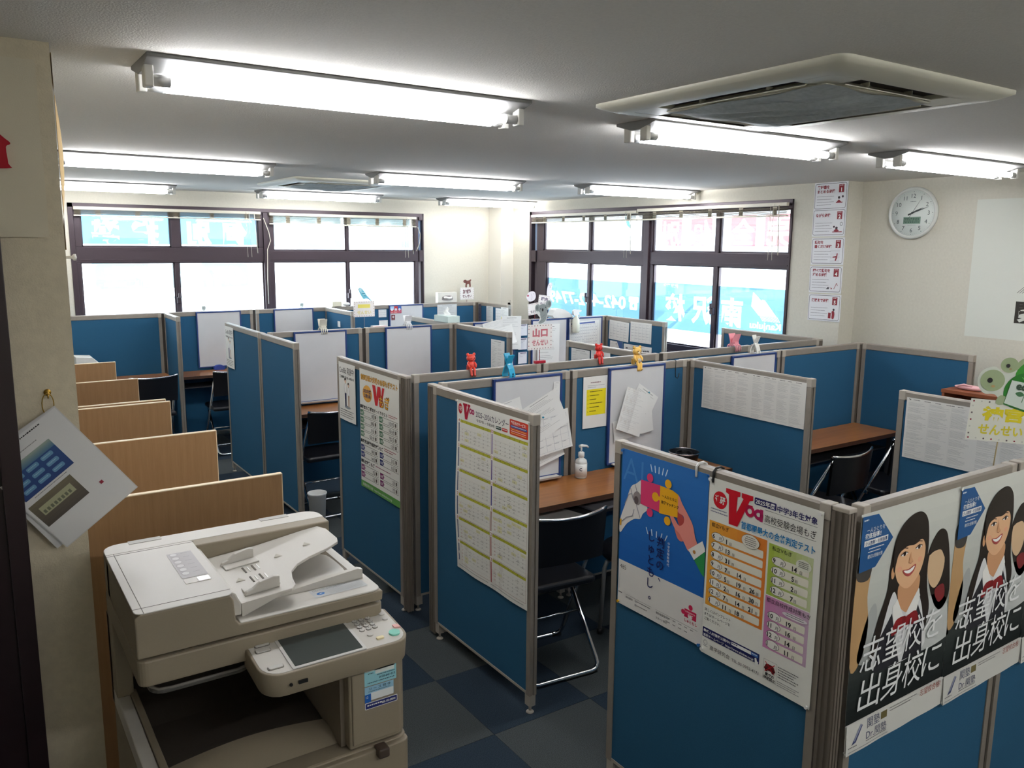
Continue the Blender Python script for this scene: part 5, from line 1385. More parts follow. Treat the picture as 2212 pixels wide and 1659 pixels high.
# ------------------------------------------------------------------ five laminated study notices by the window
TT = [('1', ('教科書を', 'まとめる勉強')), ('2', ('ながら勉強',)), ('3', ('語句を', '書くだけ勉強')), ('4', ('調べて語句を', '埋める勉強')), ('5', ('深夜まで勉強',))]
M_LAM = mat('laminate_clear', (226, 228, 230), .15, spec=.7)
CR = (140, 30, 44)
for i, (n_, lines) in enumerate(TT):
    c = Canvas(292, 205); c.rect(0, 0, 292, 205, (224, 224, 226), 1, 80); c.rrf(6, 8, 276, 190, 14, 3, (70, 66, 70), 2)
    c.rect(216, 20, 44, 60, CR, 3); c.text(n_, 238, 74, 40, WHT, 4, bold=.03, align='c'); c.smudge(224, 25, 28, 9, WHT, 4, i)
    for k, s in enumerate(lines): c.text(s, 28, (58 if len(lines) == 1 else 46)+k*32, 28, CR, 3, bold=.035, w=26*len(s))
    for k in range(4): c.smudge(26, 104+k*21, 150-22*(k % 2), 6, (110, 104, 108), 3, i*7+k)
    bx = 216
    if i == 0: c.ell(bx+4, 118, 10, 10, (60, 40, 46), 3); c.poly([(bx-16, 150), (bx+4, 132), (bx+24, 150)], CR, 3); c.ell(bx+36, 112, 8, 9, (60, 40, 46), 3); c.rect(bx-20, 150, 56, 8, CR, 3)
    if i == 1: c.rect(bx-34, 172, 84, 6, CR, 3); c.ell(bx, 146, 11, 10, (60, 40, 46), 3); c.blob([(bx-22, 170), (bx-8, 154), (bx+10, 156), (bx+22, 170)], CR, 3); c.ring(bx+40, 116, 12, 14, 3, INK, 3); c.ell(bx-22, 136, 8, 8, (60, 40, 46), 3)
    if i == 2:
        for k in range(9): c.rect(bx-44, 96+k*11, 84, 1.4, (150, 146, 148), 3)
        c.poly([(bx-20, 146), (bx+10, 140), (bx+14, 118), (bx+22, 122), (bx+18, 156), (bx+10, 178), (bx, 176), (bx+6, 152), (bx-20, 154)], CR, 4)
    if i == 3: c.poly([(bx-60, 178), (bx-48, 162), (bx-30, 162), (bx-34, 178)], (80, 76, 80), 3); c.poly([(bx-20, 162), (bx-4, 172), (bx-14, 180)], CR, 3); c.line([(bx+10, 176), (bx+30, 130), (bx+40, 150)], 4, CR, 3)
    if i == 4: c.rect(bx-30, 140, 24, 44, CR, 3); c.blob([(bx, 130), (bx+18, 126), (bx+26, 150), (bx+22, 184), (bx+4, 184), (bx+2, 156)], CR, 3); c.ell(bx+16, 116, 9, 9, (60, 40, 46), 3)
    z1 = (2.462, 2.262, 2.045, 1.828, 1.610)[i]
    sheet('notice', 'laminated study notice numbered %s in dark red, %s of the five beside the window' % (n_, ('topmost', 'second', 'middle', 'fourth', 'lowest')[i]), 'notice', (XW-.0015, 4.150-.003*i+.003*(i % 2), z1), '-x', 292, 208, c, lambda u, v: .0006+.004*u*v*math.sin(5*v)**2, 'laminated notices', M_LAM, -.012)

# ------------------------------------------------------------------ wall clock
ck = thing('wall_clock', 'round white wall clock with a small digital window', 'clock', (XC-.001, 3.426, 2.222))
M_CLK = mat('clock_white', (214, 216, 210), .35)
obj('clock_case', MB().lathe([(.168, 0), (.182, -.006), (.186, -.022), (.180, -.034), (.170, -.038), (.164, -.030), (.162, -.026)], seg=48, axis='x'), M_CLK, ck)
obj('dial', MB().lathe([(.001, -.0262), (.163, -.0262), (.163, -.010), (.001, -.010)], seg=48, axis='x'), mat('dial_white', (222, 228, 222), .5), ck)
c = Canvas(330, 330); m0 = 165
for k in range(12):
    a = math.radians(30*(k+1)); rr_ = 122
    c.text(str(k+1), m0+rr_*math.sin(a), m0-rr_*math.cos(a)+15, 42, (60, 74, 74), 2, bold=-.004, align='c')
    c.ell(m0+150*math.sin(a), m0-150*math.cos(a), 2.6, 2.6, (60, 74, 74), 2)
for k in range(60):
    a = math.radians(6*k)
    if k % 5: c.line([(m0+149*math.sin(a), m0-149*math.cos(a)), (m0+153*math.sin(a), m0-153*math.cos(a))], 1, (120, 130, 128), 2)
c.smudge(144, 82, 42, 7, (110, 120, 120), 2, 3)
c.rect(100, 192, 130, 50, (120, 148, 130), 2); [c.smudge(106, 200+9*q, 116, 12, (64, 90, 78), 3, q) for q in range(4)]; c.smudge(135, 250, 60, 4, (130, 140, 138), 2, 1)
c.build('dial_print', (-.0263, .165, .165), (0, -1, 0), (0, 0, -1), (-1, 0, 0), ck)
def hand(name, deg, l, w, tail, lift):
    a = math.radians(deg); d = Vector((0, -math.sin(a), math.cos(a))); s_ = Vector((0, math.cos(a), math.sin(a)))
    q = [d*l, d*l*.4+s_*w, -d*tail+s_*w*.8, -d*tail-s_*w*.8, d*l*.4-s_*w]
    mb = MB(); o_ = Vector((-.0285-lift, 0, 0)); n_ = Vector((-.0012, 0, 0))
    mb.add([p+o_ for p in q]+[p+o_+n_ for p in q], [(0, 1, 2, 3, 4), (9, 8, 7, 6, 5)]+[(i, (i+1) % 5, 5+(i+1) % 5, 5+i) for i in range(5)])
    obj(name, mb, mat('clock_hand', (52, 62, 62), .4), ck)
hand('hour_hand', 65, .090, .0055, .035, 0); hand('minute_hand', 71, .128, .004, .03, .0015); hand('second_hand', 32, .12, .0012, .05, .003)
obj('hand_boss', MB().lathe([(.001, -.036), (.006, -.0355), (.007, -.0285), (.001, -.0284)], seg=16, axis='x'), mat('clock_hand'), ck)

# big white banner with a logo at the right edge
c = Canvas(900, 910); c.rect(0, 0, 900, 910, (216, 218, 208), 1, 120)
c.text('関塾', 315, 794, 150, (54, 50, 44), 2, bold=.04, w=300)
for k in range(6): c.line([(315+16*k, 614), (385+16*k, 544)], 3, (90, 88, 84), 2)
sheet('banner', 'large pale wall banner with a big dark character, at the right edge', 'banner', (XC-.0012, 2.985, 2.30), '-x', 900, 925, c, None, m=mat('banner_pale', (216, 218, 208), .6))
sheet('banner', 'blank cream cloth sheet with a small red house shape, on the entry wall', 'banner', (-.45, 2.4880, 2.417), '-y', 662, 440, None, lambda u, v: .001+.012*u**6*math.sin(5*v+1)**2+.006*(v**5)+.003*math.sin(9*u)*v, m=mat('cloth_cream', (206, 198, 176), .8, bump=.3, bscale=500))
hs = tag(obj('house_cutout', MB().prism(spl([(-.11, 0), (.028, 0), (.032, .012), (.030, .052), (.040, .060), (.030, .072), (-.03, .112), (-.12, .07), (-.13, .06), (-.112, .05)], 3), (0, -.004, 0), (0, 0, 0), (1, 0, 0), (0, 0, 1)), mat('felt_red', (168, 16, 34), .8)), 'red felt house cutout at the left edge, on the cream cloth', 'decoration')
hs.location = (.103, 2.4785, 2.147)
tag(obj('wall_hook', MB().lathe([(.004, 0), (.004, .018), (.009, .022), (.009, .028), (.001, .030)], (.248, 2.53, 1.925), 12, 'x'), M_WHITE), 'small white wall knob on the edge of the entry wall', 'hook')
tag(obj('curled_paper', MB().grid(lambda u, v: (.2485+.016*math.sin(PI*v)**1.5*u+.003, 2.505+.06*u, 1.945+.50*v), 4, 20).grid(lambda u, v: (.2495+.016*math.sin(PI*v)**1.5*u+.003, 2.505+.06*u, 1.945+.50*v), 4, 20), mat('curl_tan', (196, 164, 104), .7)), 'tan paper edge curling round the corner of the entry wall', 'paper')

# laminated cards on a metal ring
hk = thing('hanging_cards', 'two laminated cards with printed pictures hanging from a brass ring', 'card', (.178, 2.478, 1.561))
obj('brass_hook', MB().tube([(0, .012, .008), (0, -.002, .008), (0, -.006, .002), (0, -.004, -.006)], .002, 6).lathe([(.001, -.004), (.009, -.003), (.009, 0)], (0, .0115, .008), 12, 'y'), mat('brass', (176, 140, 60), .3, metal=.9), hk)
obj('ring', MB().tube([(.014*math.sin(a)-.002, -.006-.002*math.cos(a), -.022+.030*math.cos(a)) for a in [2*PI*k/18 for k in range(18)]], .0014, 6, closed=True), mat('brass'), hk)
for k, (rot, dy, lab) in enumerate(((.927, -.014, 'front'), (.985, -.010, 'back'))):
    ax = Vector((math.cos(rot), 0, -math.sin(rot))); dn = Vector((-math.sin(rot), 0, -math.cos(rot)))
    o_ = Vector((.012, dy, -.026))
    # portrait sheet hung by a corner: its height runs down-right along ax, its width down-left along dn
    card = obj('laminated_card', MB().grid(lambda u, v: o_+ax*(.316*u)+dn*(.236*v)+Vector((0, -.010*math.sin(PI*u)*v-.004*u, 0)), 12, 10), mat('laminate_sheet', (206, 206, 206), .16, spec=.7), hk)
    if k == 0:
        c = Canvas(236, 316)
        c.rect(3, 3, 230, 310, (212, 212, 212), 1, 40)
        c.rect(18, 56, 150, 92, (40, 78, 132), 3, 40, (34, 60, 118)); c.rect(18, 56, 150, 22, (150, 164, 150), 4, 40, (70, 108, 140))
        for j in range(9): c.rr(30+(j % 3)*44, 82+(j//3)*21, 34, 12, 4, (96, 142, 178), 5); c.smudge(34+(j % 3)*44, 86+(j//3)*21, 24, 4, (150, 186, 206), 6, j)
        c.rect(10, 164, 130, 74, (112, 104, 84), 3, 40, (78, 72, 66)); c.rect(26, 182, 98, 26, (164, 164, 132), 4)
        for j in range(8): c.rect(30+j*11, 194, 7, 10, (104, 106, 88), 5)
        c.smudge(60, 10, 120, 6, INK, 3, 1); c.smudge(20, 26, 40, 4, GRY, 3, 2); c.smudge(66, 38, 80, 4, GRY, 3, 3); c.smudge(40, 153, 100, 3.5, GRY, 3, 4)
        c.rect(176, 232, 9, 9, (150, 40, 60), 4)
        # lettering reads from the lower left to the upper right
        c.build('printed_design', o_+dn*.236+Vector((0, -.0010, 0)), -dn, ax, (0, -1, 0), card, lambda u, v: .010*math.sin(PI*v)*(1-u)+.004*v, .0004)

# ------------------------------------------------------------------ clips on the partition tops
def bear(label, loc, col, col2, s=1.0, detail=True):
    t = thing('bear_clip', label, 'clip', loc)
    m, m2 = mat('clip_%d_%d_%d' % col, col, .35), mat('clip_%d_%d_%d' % col2, col2, .4)
    q = lambda *a: tuple(v*s for v in a)
    obj('head', MB().ball(q(0, -.004, .062), .026*s, .020*s, .022*s, 16, 10), m, t)
    for e in (-1, 1):
        obj('ear', MB().ball(q(e*.020, -.003, .082), .009*s, .006*s, .009*s, 10, 6), m, t)
        obj('arm', MB().tube([q(e*.018, -.006, .040), q(e*.024, -.016, .026), q(e*.018, -.024, .012)], [.006*s, .0065*s, .005*s], 8), m, t)
        obj('leg', MB().tube([q(e*.010, -.018, .012), q(e*.011, -.026, -.004), q(e*.010, -.027, -.026), q(e*.010, -.034, -.032)], [.0075*s, .007*s, .0065*s, .006*s], 8), m, t)
        obj('eye', MB().ball(q(e*.010, -.0232, .064), .0026*s), mat('eye_dark', (36, 22, 20), .3), t)
    obj('body', MB().tube([q(0, 0, .046), q(0, -.002, .028), q(0, -.004, .006)], [.014*s, .019*s, .020*s], 12), m, t)
    obj('muzzle', MB().ball(q(0, -.022, .056), .009*s, .005*s, .0065*s, 10, 6), m2, t)
    obj('nose', MB().ball(q(0, -.0268, .058), .003*s, .002*s, .002*s), mat('eye_dark'), t)
    obj('back_jaw', MB().obox(q(0, .022, -.008), (.012*s, 0, 0), (0, .0022*s, 0), (0, 0, .03*s)).obox(q(0, .010, .018), (.012*s, 0, 0), (0, .013*s, 0), (0, 0, .003*s)), m, t, .001)
    return t
RTOP = RZ+.002
bear('red bear clip sitting on the partition top, left of the blue clip', (2.277, YW_, RTOP), (232, 78, 62), (226, 70, 58))
bear('red bear clip sitting on the partition top, right of the koala sign', (3.171, YW_, RTOP), (226, 58, 52), (220, 52, 48))
yb = bear('yellow bear clip with white stripes on the whiteboard top', (3.205, YC-.004, RTOP+.004), (236, 190, 96), (244, 226, 196), 1.12)
for k in (-1, 0, 1): obj('white_stripe', MB().tube([(k*.009-.003, -.029, .030), (k*.009+.002, -.031, .020), (k*.009, -.030, .008)], .0022, 6), M_WHITE, yb)
obj('front_jaw', MB().obox((0, -.030, -.02), (.017, 0, 0), (0, .003, 0), (0, 0, .022)), mat('clip_236_190_96'), yb, .002)

def peg(label, loc, col, rz=0, s=1.0):
    """large sprung peg: two handles in a V above, ribbed jaws curling down below"""
    t = thing('sprung_clip', label, 'clip', loc, rz)
    m = mat('peg_%d_%d_%d' % col, col, .3)
    def arm(sg):
        p = [(-.014*sg, .070), (.000*sg, .030), (.012*sg, .008), (.020*sg, -.018), (.017*sg, -.05)] if sg > 0 else [(-.014*sg, .064), (0, .030), (.014*sg, .010), (.021*sg, -.012), (.020*sg, -.032)]
        mb = MB()
        for (a, b), (c_, d) in zip(p[:-1], p[1:]):
            mid = Vector((0, -(a+c_)/2*1.0, (b+d)/2)); dr = Vector((0, -(c_-a)/2, (d-b)/2))*1.08
            mb.obox(mid*s, (.016*s, 0, 0), dr*s, dr.cross(Vector((1, 0, 0))).normalized()*.0028*s)
        return mb
    obj('front_arm', arm(1), m, t, .001); obj('rear_arm', arm(-1), m, t, .001)
    obj('spring', MB().cyl((-.012*s, 0, .024*s), (.012*s, 0, .024*s), .006*s, 10), M_CHROME, t)
    for k in range(4): obj('grip_hole', MB().cyl((0, -.0225*s, (-.012-.009*k)*s), (0, -.0255*s, (-.012-.009*k)*s), .003*s, 8), mat('hole_dark', (30, 90, 110), .6) if col[0] < 100 else M_CAPB, t)
    return t
peg('large turquoise clip leaning over the left whiteboard', (2.33, YC, RTOP+.028), (30, 160, 200), .25, 1.25)
peg('white clip with open handles on the blank whiteboard behind the timetable', (4.235, YC, RTOP+.024), (226, 226, 218), .1, 1.2)
def claw(label, loc, col, s=1.0):
    t = thing('claw_clip', label, 'clip', loc)
    m = mat('claw_%d_%d_%d' % col, col, .35)
    for sg in (-1, 1):
        mb = MB().obox((0, sg*.013*s, .042*s), (.024*s, 0, 0), (0, sg*.008*s, .024*s), (0, .0022*s, -.0008*s))
        obj('wing', mb, m, t, .002)
    obj('hub', MB().box(-.016*s, -.017*s, .004, .016*s, .017*s, .024*s), m, t, .003)
    for k in range(4):
        x = (-.018+.012*k)*s
        obj('prong', MB().tube([(x, -.012*s, .012*s), (x, -.026*s, .004*s), (x, -.030*s, -.012*s), (x, -.026*s, -.026*s)], .003*s, 6), m, t)
        obj('prong', MB().tube([(x, .012*s, .012*s), (x, .026*s, .004*s), (x, .030*s, -.012*s), (x, .026*s, -.022*s)], .003*s, 6), m, t)
    return t
claw('ivory claw clip on the left blank whiteboard of the middle row', (2.357, YM, RTOP), (226, 222, 206), 1.25)
claw('clear white claw clip on the right blank whiteboard of the middle row', (3.095, YM, RTOP), (230, 230, 230), 1.25)
claw('pink claw clip on the partition below the window at right', (4.372, YW_, RTOP), (240, 160, 170), 1.3)
claw('small pale claw clip on the back row, above the eraser whiteboard', (2.002, YB, RTOP), (206, 216, 210), .7)
claw('small pale claw clip on the back row, above the second whiteboard', (2.995, YB, RTOP), (206, 222, 216), .7)
tag(obj('binder_clip', MB().prism([(-.02, -.012), (.02, -.012), (.014, .012), (-.014, .012)], (0, .02, 0), (5.165, 7.74, RTOP+.014), (0, 1, 0), (0, 0, 1)).tube([(5.158, 7.73, RTOP+.028), (5.15, 7.735, RTOP+.055), (5.172, 7.735, RTOP+.055), (5.175, 7.73, RTOP+.028)], .0016, 6), M_CPD), 'small dark binder clip at the end of the short corner partition', 'clip')

# hooks
def hook(label, pts, m, r=.0022): tag(obj('wire_hook', MB().tube(pts, r, 8), m), label, 'hook')
x = 3.505
hook('thin black wire hook hanging right of the bear clip whiteboard', [(x, YC+.021, 1.27), (x, YC+.021, 1.303), (x, YC, 1.306), (x, FC-.004, 1.303), (x, FC-.004, 1.24), (x, FC-.006, 1.205), (x+.012, FC-.008, 1.195), (x+.024, FC-.008, 1.205), (x+.026, FC-.008, 1.225)], M_BLACK)
def shook(label, y, m):
    xx = XA
    hook(label, [(xx-.0215, y, 1.262), (xx-.0215, y, 1.296), (xx-.012, y, 1.3045), (xx+.008, y, 1.306), (xx+.0215, y, 1.300), (xx+.0225, y, 1.27)], m, .0038)
shook('white hook over the top of the nearest aisle partition', 1.735, M_WHITE); shook('black hook over the top of the nearest aisle partition', 1.665, M_BLACK)

# ------------------------------------------------------------------ name signs on sticks
def sign(label, loc, w, h, plate_cv, stick, topper=None, face='-y', roll=0, m=None, base=None):
    """paper plate facing the room with an animal cut-out above and a stick below"""
    t = thing('name_sign', label, 'sign', loc)
    R, N = face if not isinstance(face, str) else AX[face]
    cq, sq = math.cos(roll), math.sin(roll); Uv = R*cq+Vector((0, 0, -1))*sq; Dv = Vector((0, 0, -1))*cq-R*sq
    o_ = -Uv*(w/2000)-Dv*(h/2000)
    pl = obj('plate', MB().prism([(0, 0), (w/1000, 0), (w/1000, h/1000), (0, h/1000)], N*.0015, o_-N*.0015, Uv, Dv), PAPER(), t)
    plate_cv.build('printed_design', o_, Uv, Dv, N, pl)
    if stick: obj('stick', MB().tube([-N*.004+Dv*(-h/2000*.9), -N*.004+Dv*(h/2000+stick/1000)], .0022, 6), m or mat('stick_red', (150, 60, 70), .5), t)
    if topper:
        for name, cv, ox, oy in topper:
            cv.build(name, o_+Uv*(ox/1000)+Dv*(oy/1000)-N*.0004, Uv, Dv, N, t, eps=.0005)
    return t
def dots(c, w, h, cols, n=9):
    for k in range(n):
        for y in (7, h-7): c.rr(6+k*(w-16)/(n-1), y-2.5, 5, 5, 1.5, cols[k % len(cols)], 2)
    for k in range(1, 6):
        for x in (5, w-10): c.rr(x, k*h/6-2, 5, 5, 1.5, cols[k % len(cols)], 2)
def plate(w, h, l1, l2, col, c2=None, cols=((90, 70, 70), (150, 60, 70)), bg=(232, 228, 224)):
    c = Canvas(w, h); c.rect(0, 0, w, h, bg, 1)
    dots(c, w, h, cols)
    c.text(l1, w/2, h*.46, h*.34, col, 3, bold=.05, align='c', w=w*.62); c.text(l2, w/2, h*.82, h*.28, c2 or col, 3, bold=.03, align='c', w=w*.66)
    return c
# koala
k_ = Canvas(130, 150); g1, g2 = (140, 150, 150), (112, 122, 122)
k_.blob([(14, 62), (10, 34), (30, 22), (46, 26), (80, 18), (104, 0), (122, 8), (124, 34), (104, 54), (94, 62), (98, 92), (84, 124), (56, 140), (30, 132), (44, 104), (30, 84)], (216, 220, 218), 1)
k_.ell(28, 44, 18, 20, g1, 2); k_.ell(104, 24, 19, 20, g1, 2); k_.ell(110, 22, 9, 12, g2, 3); k_.ell(24, 44, 9, 11, g2, 3)
k_.ell(64, 50, 33, 27, g1, 3); k_.ell(62, 56, 6, 9, INK, 5); k_.ell(48, 50, 3, 3.4, INK, 5); k_.ell(82, 42, 3, 3.4, INK, 5)
k_.blob([(46, 74), (90, 66), (92, 96), (80, 122), (50, 134), (34, 128), (52, 108)], g1, 2); k_.line([(38, 96), (58, 98), (78, 84)], 2, g2, 5); k_.line([(44, 124), (66, 112), (76, 98)], 2, g2, 5)
sg = sign('name sign with a grey koala cut-out and two pink written lines', (2.738, YW_, 1.4535), 171, 144, plate(171, 144, '山口', 'せんせい', (196, 110, 120)), 72, [('koala_cutout', k_, 38, -138)])
obj('stand', MB().box(-.036, -.012, -.151, .036, .012, -.135), mat('stand_red', (176, 20, 48), .4), sg, .003)
# parrot
p_ = Canvas(130, 120)
p_.blob([(10, 14), (24, 0), (44, 10), (70, 42), (90, 70), (128, 110), (118, 112), (84, 92), (56, 96), (36, 70), (22, 44)], (120, 200, 220), 1); p_.blob([(12, 14), (24, 2), (38, 12), (40, 26), (24, 34)], (176, 216, 224), 2)
for k in range(4): p_.line([(34+k*9, 34+k*11), (46+k*9, 42+k*9), (62+k*7, 40+k*10)], 4, (40, 120, 150) if k % 2 else (200, 235, 240), 3)
p_.ell(15, 17, 2.5, 2.5, INK, 4); p_.poly([(84, 84), (128, 112), (110, 106)], (150, 110, 150), 4)
c = plate(186, 128, ' ', 'せんせい', (224, 210, 90), (222, 210, 140)); c.rect(38, 26, 108, 30, (232, 220, 110), 2)
sign('name sign with a blue parrot cut-out and yellow marker lettering', (2.768, 6.300, 1.440), 186, 128, c, 258, [('parrot_cutout', p_, 34, -112)], m=mat('stick_grey', (120, 112, 120), .5))
# dog
d_ = Canvas(120, 100)
d_.blob([(0, 24), (10, 8), (34, 4), (50, 14), (84, 10), (96, 0), (112, 10), (100, 22), (102, 84), (84, 88), (78, 58), (52, 60), (48, 92), (28, 88), (30, 44), (12, 40)], (112, 62, 50), 1); d_.ell(20, 20, 3, 3, INK, 2); d_.blob([(28, 14), (42, 20), (44, 44), (32, 40)], (92, 46, 38), 2)
sign('name sign with a brown dog cut-out at the far corner', (5.018, 8.430, 1.398), 190, 140, plate(190, 140, '加藤', 'せんせい', (110, 70, 74)), 40, [('dog_cutout', d_, 44, -96)])
# two white signs at the window
s_ = Canvas(150, 130)
s_.blob([(0, 60), (26, 26), (60, 18), (96, 30), (104, 70), (84, 100), (40, 108), (14, 96)], (226, 222, 226), 1); s_.ell(18, 52, 10, 9, (176, 70, 90), 2); s_.ell(86, 44, 3, 3, INK, 2); s_.line([(56, 40), (62, 70), (50, 96)], 1.6, GRY, 2)
sign('tilted white name sign with a pale animal outline, lower of the pair by the window', (4.375, 6.150, 1.395), 136, 104, plate(136, 104, ' ', 'せんせい', (90, 80, 88)), 60, [('animal_cutout', s_, -6, -128)], roll=-.12)
s2 = Canvas(90, 130); s2.blob([(30, 126), (22, 70), (34, 16), (56, 0), (76, 16), (74, 60), (58, 126)], (226, 224, 228), 1); s2.ell(46, 28, 3, 3, INK, 2); s2.ell(62, 26, 3, 3, INK, 2); s2.ell(54, 42, 5, 4, (90, 70, 90), 2)
sign('tilted white name sign with a seal cut-out, upper of the pair by the window', (4.475, 6.135, 1.462), 128, 108, plate(128, 108, '坪内', 'せんせい', (96, 84, 110)), 60, [('seal_cutout', s2, 60, -124)], roll=.12)
# turtle sign in front
a_ = math.radians(16); fN = Vector((-math.sin(math.radians(42)), -math.cos(math.radians(42)), 0)); fR = Vector((math.cos(math.radians(42)), -math.sin(math.radians(42)), 0))
t_ = Canvas(300, 190)
W_ = (214, 220, 208); GR, GB, HD = (60, 150, 50), (44, 128, 44), (162, 178, 138)
t_.blob([(4, 100), (10, 62), (46, 44), (74, 60), (100, 58), (150, 20), (230, 30), (280, 90), (280, 170), (150, 176), (90, 160), (60, 132), (26, 130)], W_, 1)
t_.ell(150, 40, 42, 34, HD, 1, 24)
t_.blob([(110, 60), (160, 6), (230, 4), (286, 50), (290, 110), (150, 120)], GR, 2); t_.blob([(84, 110), (120, 62), (190, 60), (240, 100), (240, 170), (110, 168)], GB, 3)
t_.ell(88, 36, 26, 24, HD, 3, 24); t_.ell(84, 38, 6, 6, INK, 5); t_.ell(92, 48, 4, 3, (170, 150, 110), 5)
t_.ell(46, 88, 36, 34, HD, 4, 24); t_.ell(38, 88, 8, 8, INK, 6); t_.ell(50, 106, 6, 4, (190, 160, 110), 6); t_.blob([(66, 148), (78, 132), (96, 140), (88, 160), (70, 162)], HD, 4)
for pts in ([(130, 70), (150, 90), (190, 84)], [(150, 90), (144, 118)], [(190, 84), (206, 70)], [(170, 20), (190, 36), (230, 32)]): t_.line(pts, 2.4, (110, 190, 90), 5)
t_.poly([(100, 84), (192, 96), (176, 186), (88, 160)], (44, 110, 44), 5); t_.poly([(102, 82), (194, 94), (178, 180), (90, 156)], (214, 226, 216), 6)
t_.text('eco', 116, 108, 32, (60, 84, 66), 7, bold=.06, rot=.13); t_.blob([(118, 122), (132, 116), (144, 126), (130, 132)], (70, 120, 80), 7); t_.blob([(146, 128), (160, 120), (172, 128), (158, 138)], (70, 120, 80), 7); t_.line([(144, 128), (140, 150)], 2, (70, 120, 80), 7)
c = plate(200, 132, '神宮', 'せんせい', (226, 210, 40), (222, 208, 60), ((150, 40, 60), (200, 200, 190), (110, 100, 100)), (226, 226, 214))
ts = sign('name sign with two green turtle cut-outs and yellow lettering, at the right edge', (2.700, 1.2465, 1.433), 200, 132, c, 170, [('turtle_cutout', t_, 6, -150)], (fR, fN), .06, m=mat('stick_wood', (176, 158, 116), .6))

# ------------------------------------------------------------------ things on the desks and partition tops
bt = thing('pump_bottle', 'clear hand sanitizer pump bottle on the wooden desk', 'bottle', (2.742, 3.395, .7205))
obj('bottle_body', MB().lathe([(.001, 0), (.030, .001), (.033, .006), (.033, .085), (.030, .100), (.014, .112), (.013, .120)], seg=20), mat('bottle_clear', (214, 216, 212), .15, spec=.6), bt)
obj('bottle_label', MB().lathe([(.0335, .012), (.0335, .082)], seg=20), mat('label_white', (228, 228, 222), .5), bt)
c = Canvas(30, 60); c.text('C', 4, 34, 22, (40, 44, 60), 2, bold=.04); c.smudge(4, 44, 20, 3, GRY, 2, 1); c.smudge(4, 10, 20, 3, GRY, 2, 2)
c.build('label_print', (-.030, -.0180, .080), (.7, -.7, 0), (0, 0, -1), (-.75, -.66, 0), bt)
obj('pump_collar', MB().lathe([(.014, .116), (.017, .118), (.017, .142), (.008, .146)], seg=16), M_WHITE, bt)
obj('pump_head', MB().cyl((0, 0, .145), (0, 0, .168), .005, 10).tube([(-.012, 0, .176), (.004, 0, .178), (.030, -.008, .175), (.040, -.010, .166)], [.009, .008, .006, .0045], 10), M_WHITE, bt)
tag(obj('paper_stack', MB().box(2.30, 3.12, .6061, 2.54, 3.36, .6085).obox((2.42, 3.22, .6100), (.13, .02, 0), (-.02, .09, 0), (0, 0, .0013)), PAPER()), 'loose white sheets on the shelf under the sanitizer desk', 'paper')
tag(obj('booklet_stack', MB().obox((2.76, 3.25, .6125), (.12, .01, 0), (-.01, .085, 0), (0, 0, .006)), mat('booklet_grey', (150, 150, 156), .5), None, .002), 'grey booklets on the shelf under the sanitizer desk, beside the loose sheets', 'booklet')
bk = thing('wire_basket', 'black basket with a thin bright rim, half hidden behind the nearest partition', 'basket', (3.43, 3.30, .7205))
obj('basket_wall', MB().lathe([(.07, 0), (.085, .06), (.088, .072), (.083, .072), (.066, .004)], seg=24), M_BLACK, bk)
obj('basket_rim', MB().tube([(.088*math.cos(2*PI*k/24), .088*math.sin(2*PI*k/24), .074) for k in range(24)], .003, 6, closed=True), M_CHROME, bk)
obj('coiled_cable', MB().tube([(.05*math.cos(.7*k)*(1-.004*k), .05*math.sin(.7*k)*(1-.004*k), .05+.0006*k) for k in range(40)], .003, 6), M_BLACK, bk)
tag(obj('eraser', MB().prism(spl([(-.045, 0), (.045, 0), (.048, .03), (.02, .046), (-.02, .046), (-.048, .03)], 3), (0, .045, 0), (2.105, 8.33, .7205), (1, 0, 0), (0, 0, 1)), mat('eraser_blue', (40, 66, 150), .6), None, .003), 'blue whiteboard eraser on the back row desk', 'eraser')
bn = thing('waste_bin', 'translucent white round waste bin behind the plain aisle partition', 'bin', (1.972, 5.36, 0))
obj('bin_wall', MB().lathe([(.001, .002), (.05, .002), (.062, .238), (.067, .242), (.067, .25), (.059, .248), (.047, .010), (.001, .010)], seg=28), mat('bin_frost', (206, 208, 206), .4), bn)
obj('bin_rim', MB().tube([(.064*math.cos(2*PI*k/28), .064*math.sin(2*PI*k/28), .249) for k in range(28)], .0038, 6, closed=True), mat('bin_rim_white', (224, 226, 224), .35), bn)
pr = thing('white_printer', 'white slanted box at the left end of the back row desk', 'printer', (.93, 8.20, .7205))
obj('casing', MB().prism([(-.11, 0), (.11, 0), (.11, .14), (.02, .23), (-.11, .24)], (0, .17, 0), (0, -.085, 0), (1, 0, 0), (0, 0, 1)), M_WHITE, pr, .006)
obj('paper_slot', MB().box(-.08, -.0865, .10, .08, -.084, .112), M_BLACK, pr)
# tissue boxes
def tissue(label, loc, w, d, h, col, rz=0, up=True):
    t = thing('tissue_box', label, 'tissue box', loc, rz)
    obj('carton', MB().box(-w/2, -d/2, 0, w/2, d/2, h), mat('carton_%d_%d_%d' % col, col, .6), t, .002)
    if up: obj('tissue', MB().grid(lambda u, v: ((u-.5)*.07*(1-.45*v)+.008*math.sin(8*v), .012*math.sin(6*u+4*v)*v, h+.075*v*(1-.25*(2*u-1)**2)), 8, 8), M_WHITE, t)
    else: obj('slot_film', MB().prism(spl([(-.07, .02), (0, .012), (.07, .02), (.06, .062), (0, .07), (-.06, .062)], 3), (0, -.0012, 0), (0, -d/2, h*.1), (1, 0, 0), (0, 0, 1)), mat('film_grey', (150, 140, 136), .4), t); obj('tissue', MB().grid(lambda u, v: ((u-.5)*.11, -d/2-.004-.012*math.sin(PI*v), h*.1+.028+.028*v+.006*math.sin(7*u)), 8, 5), M_WHITE, t)
    return t
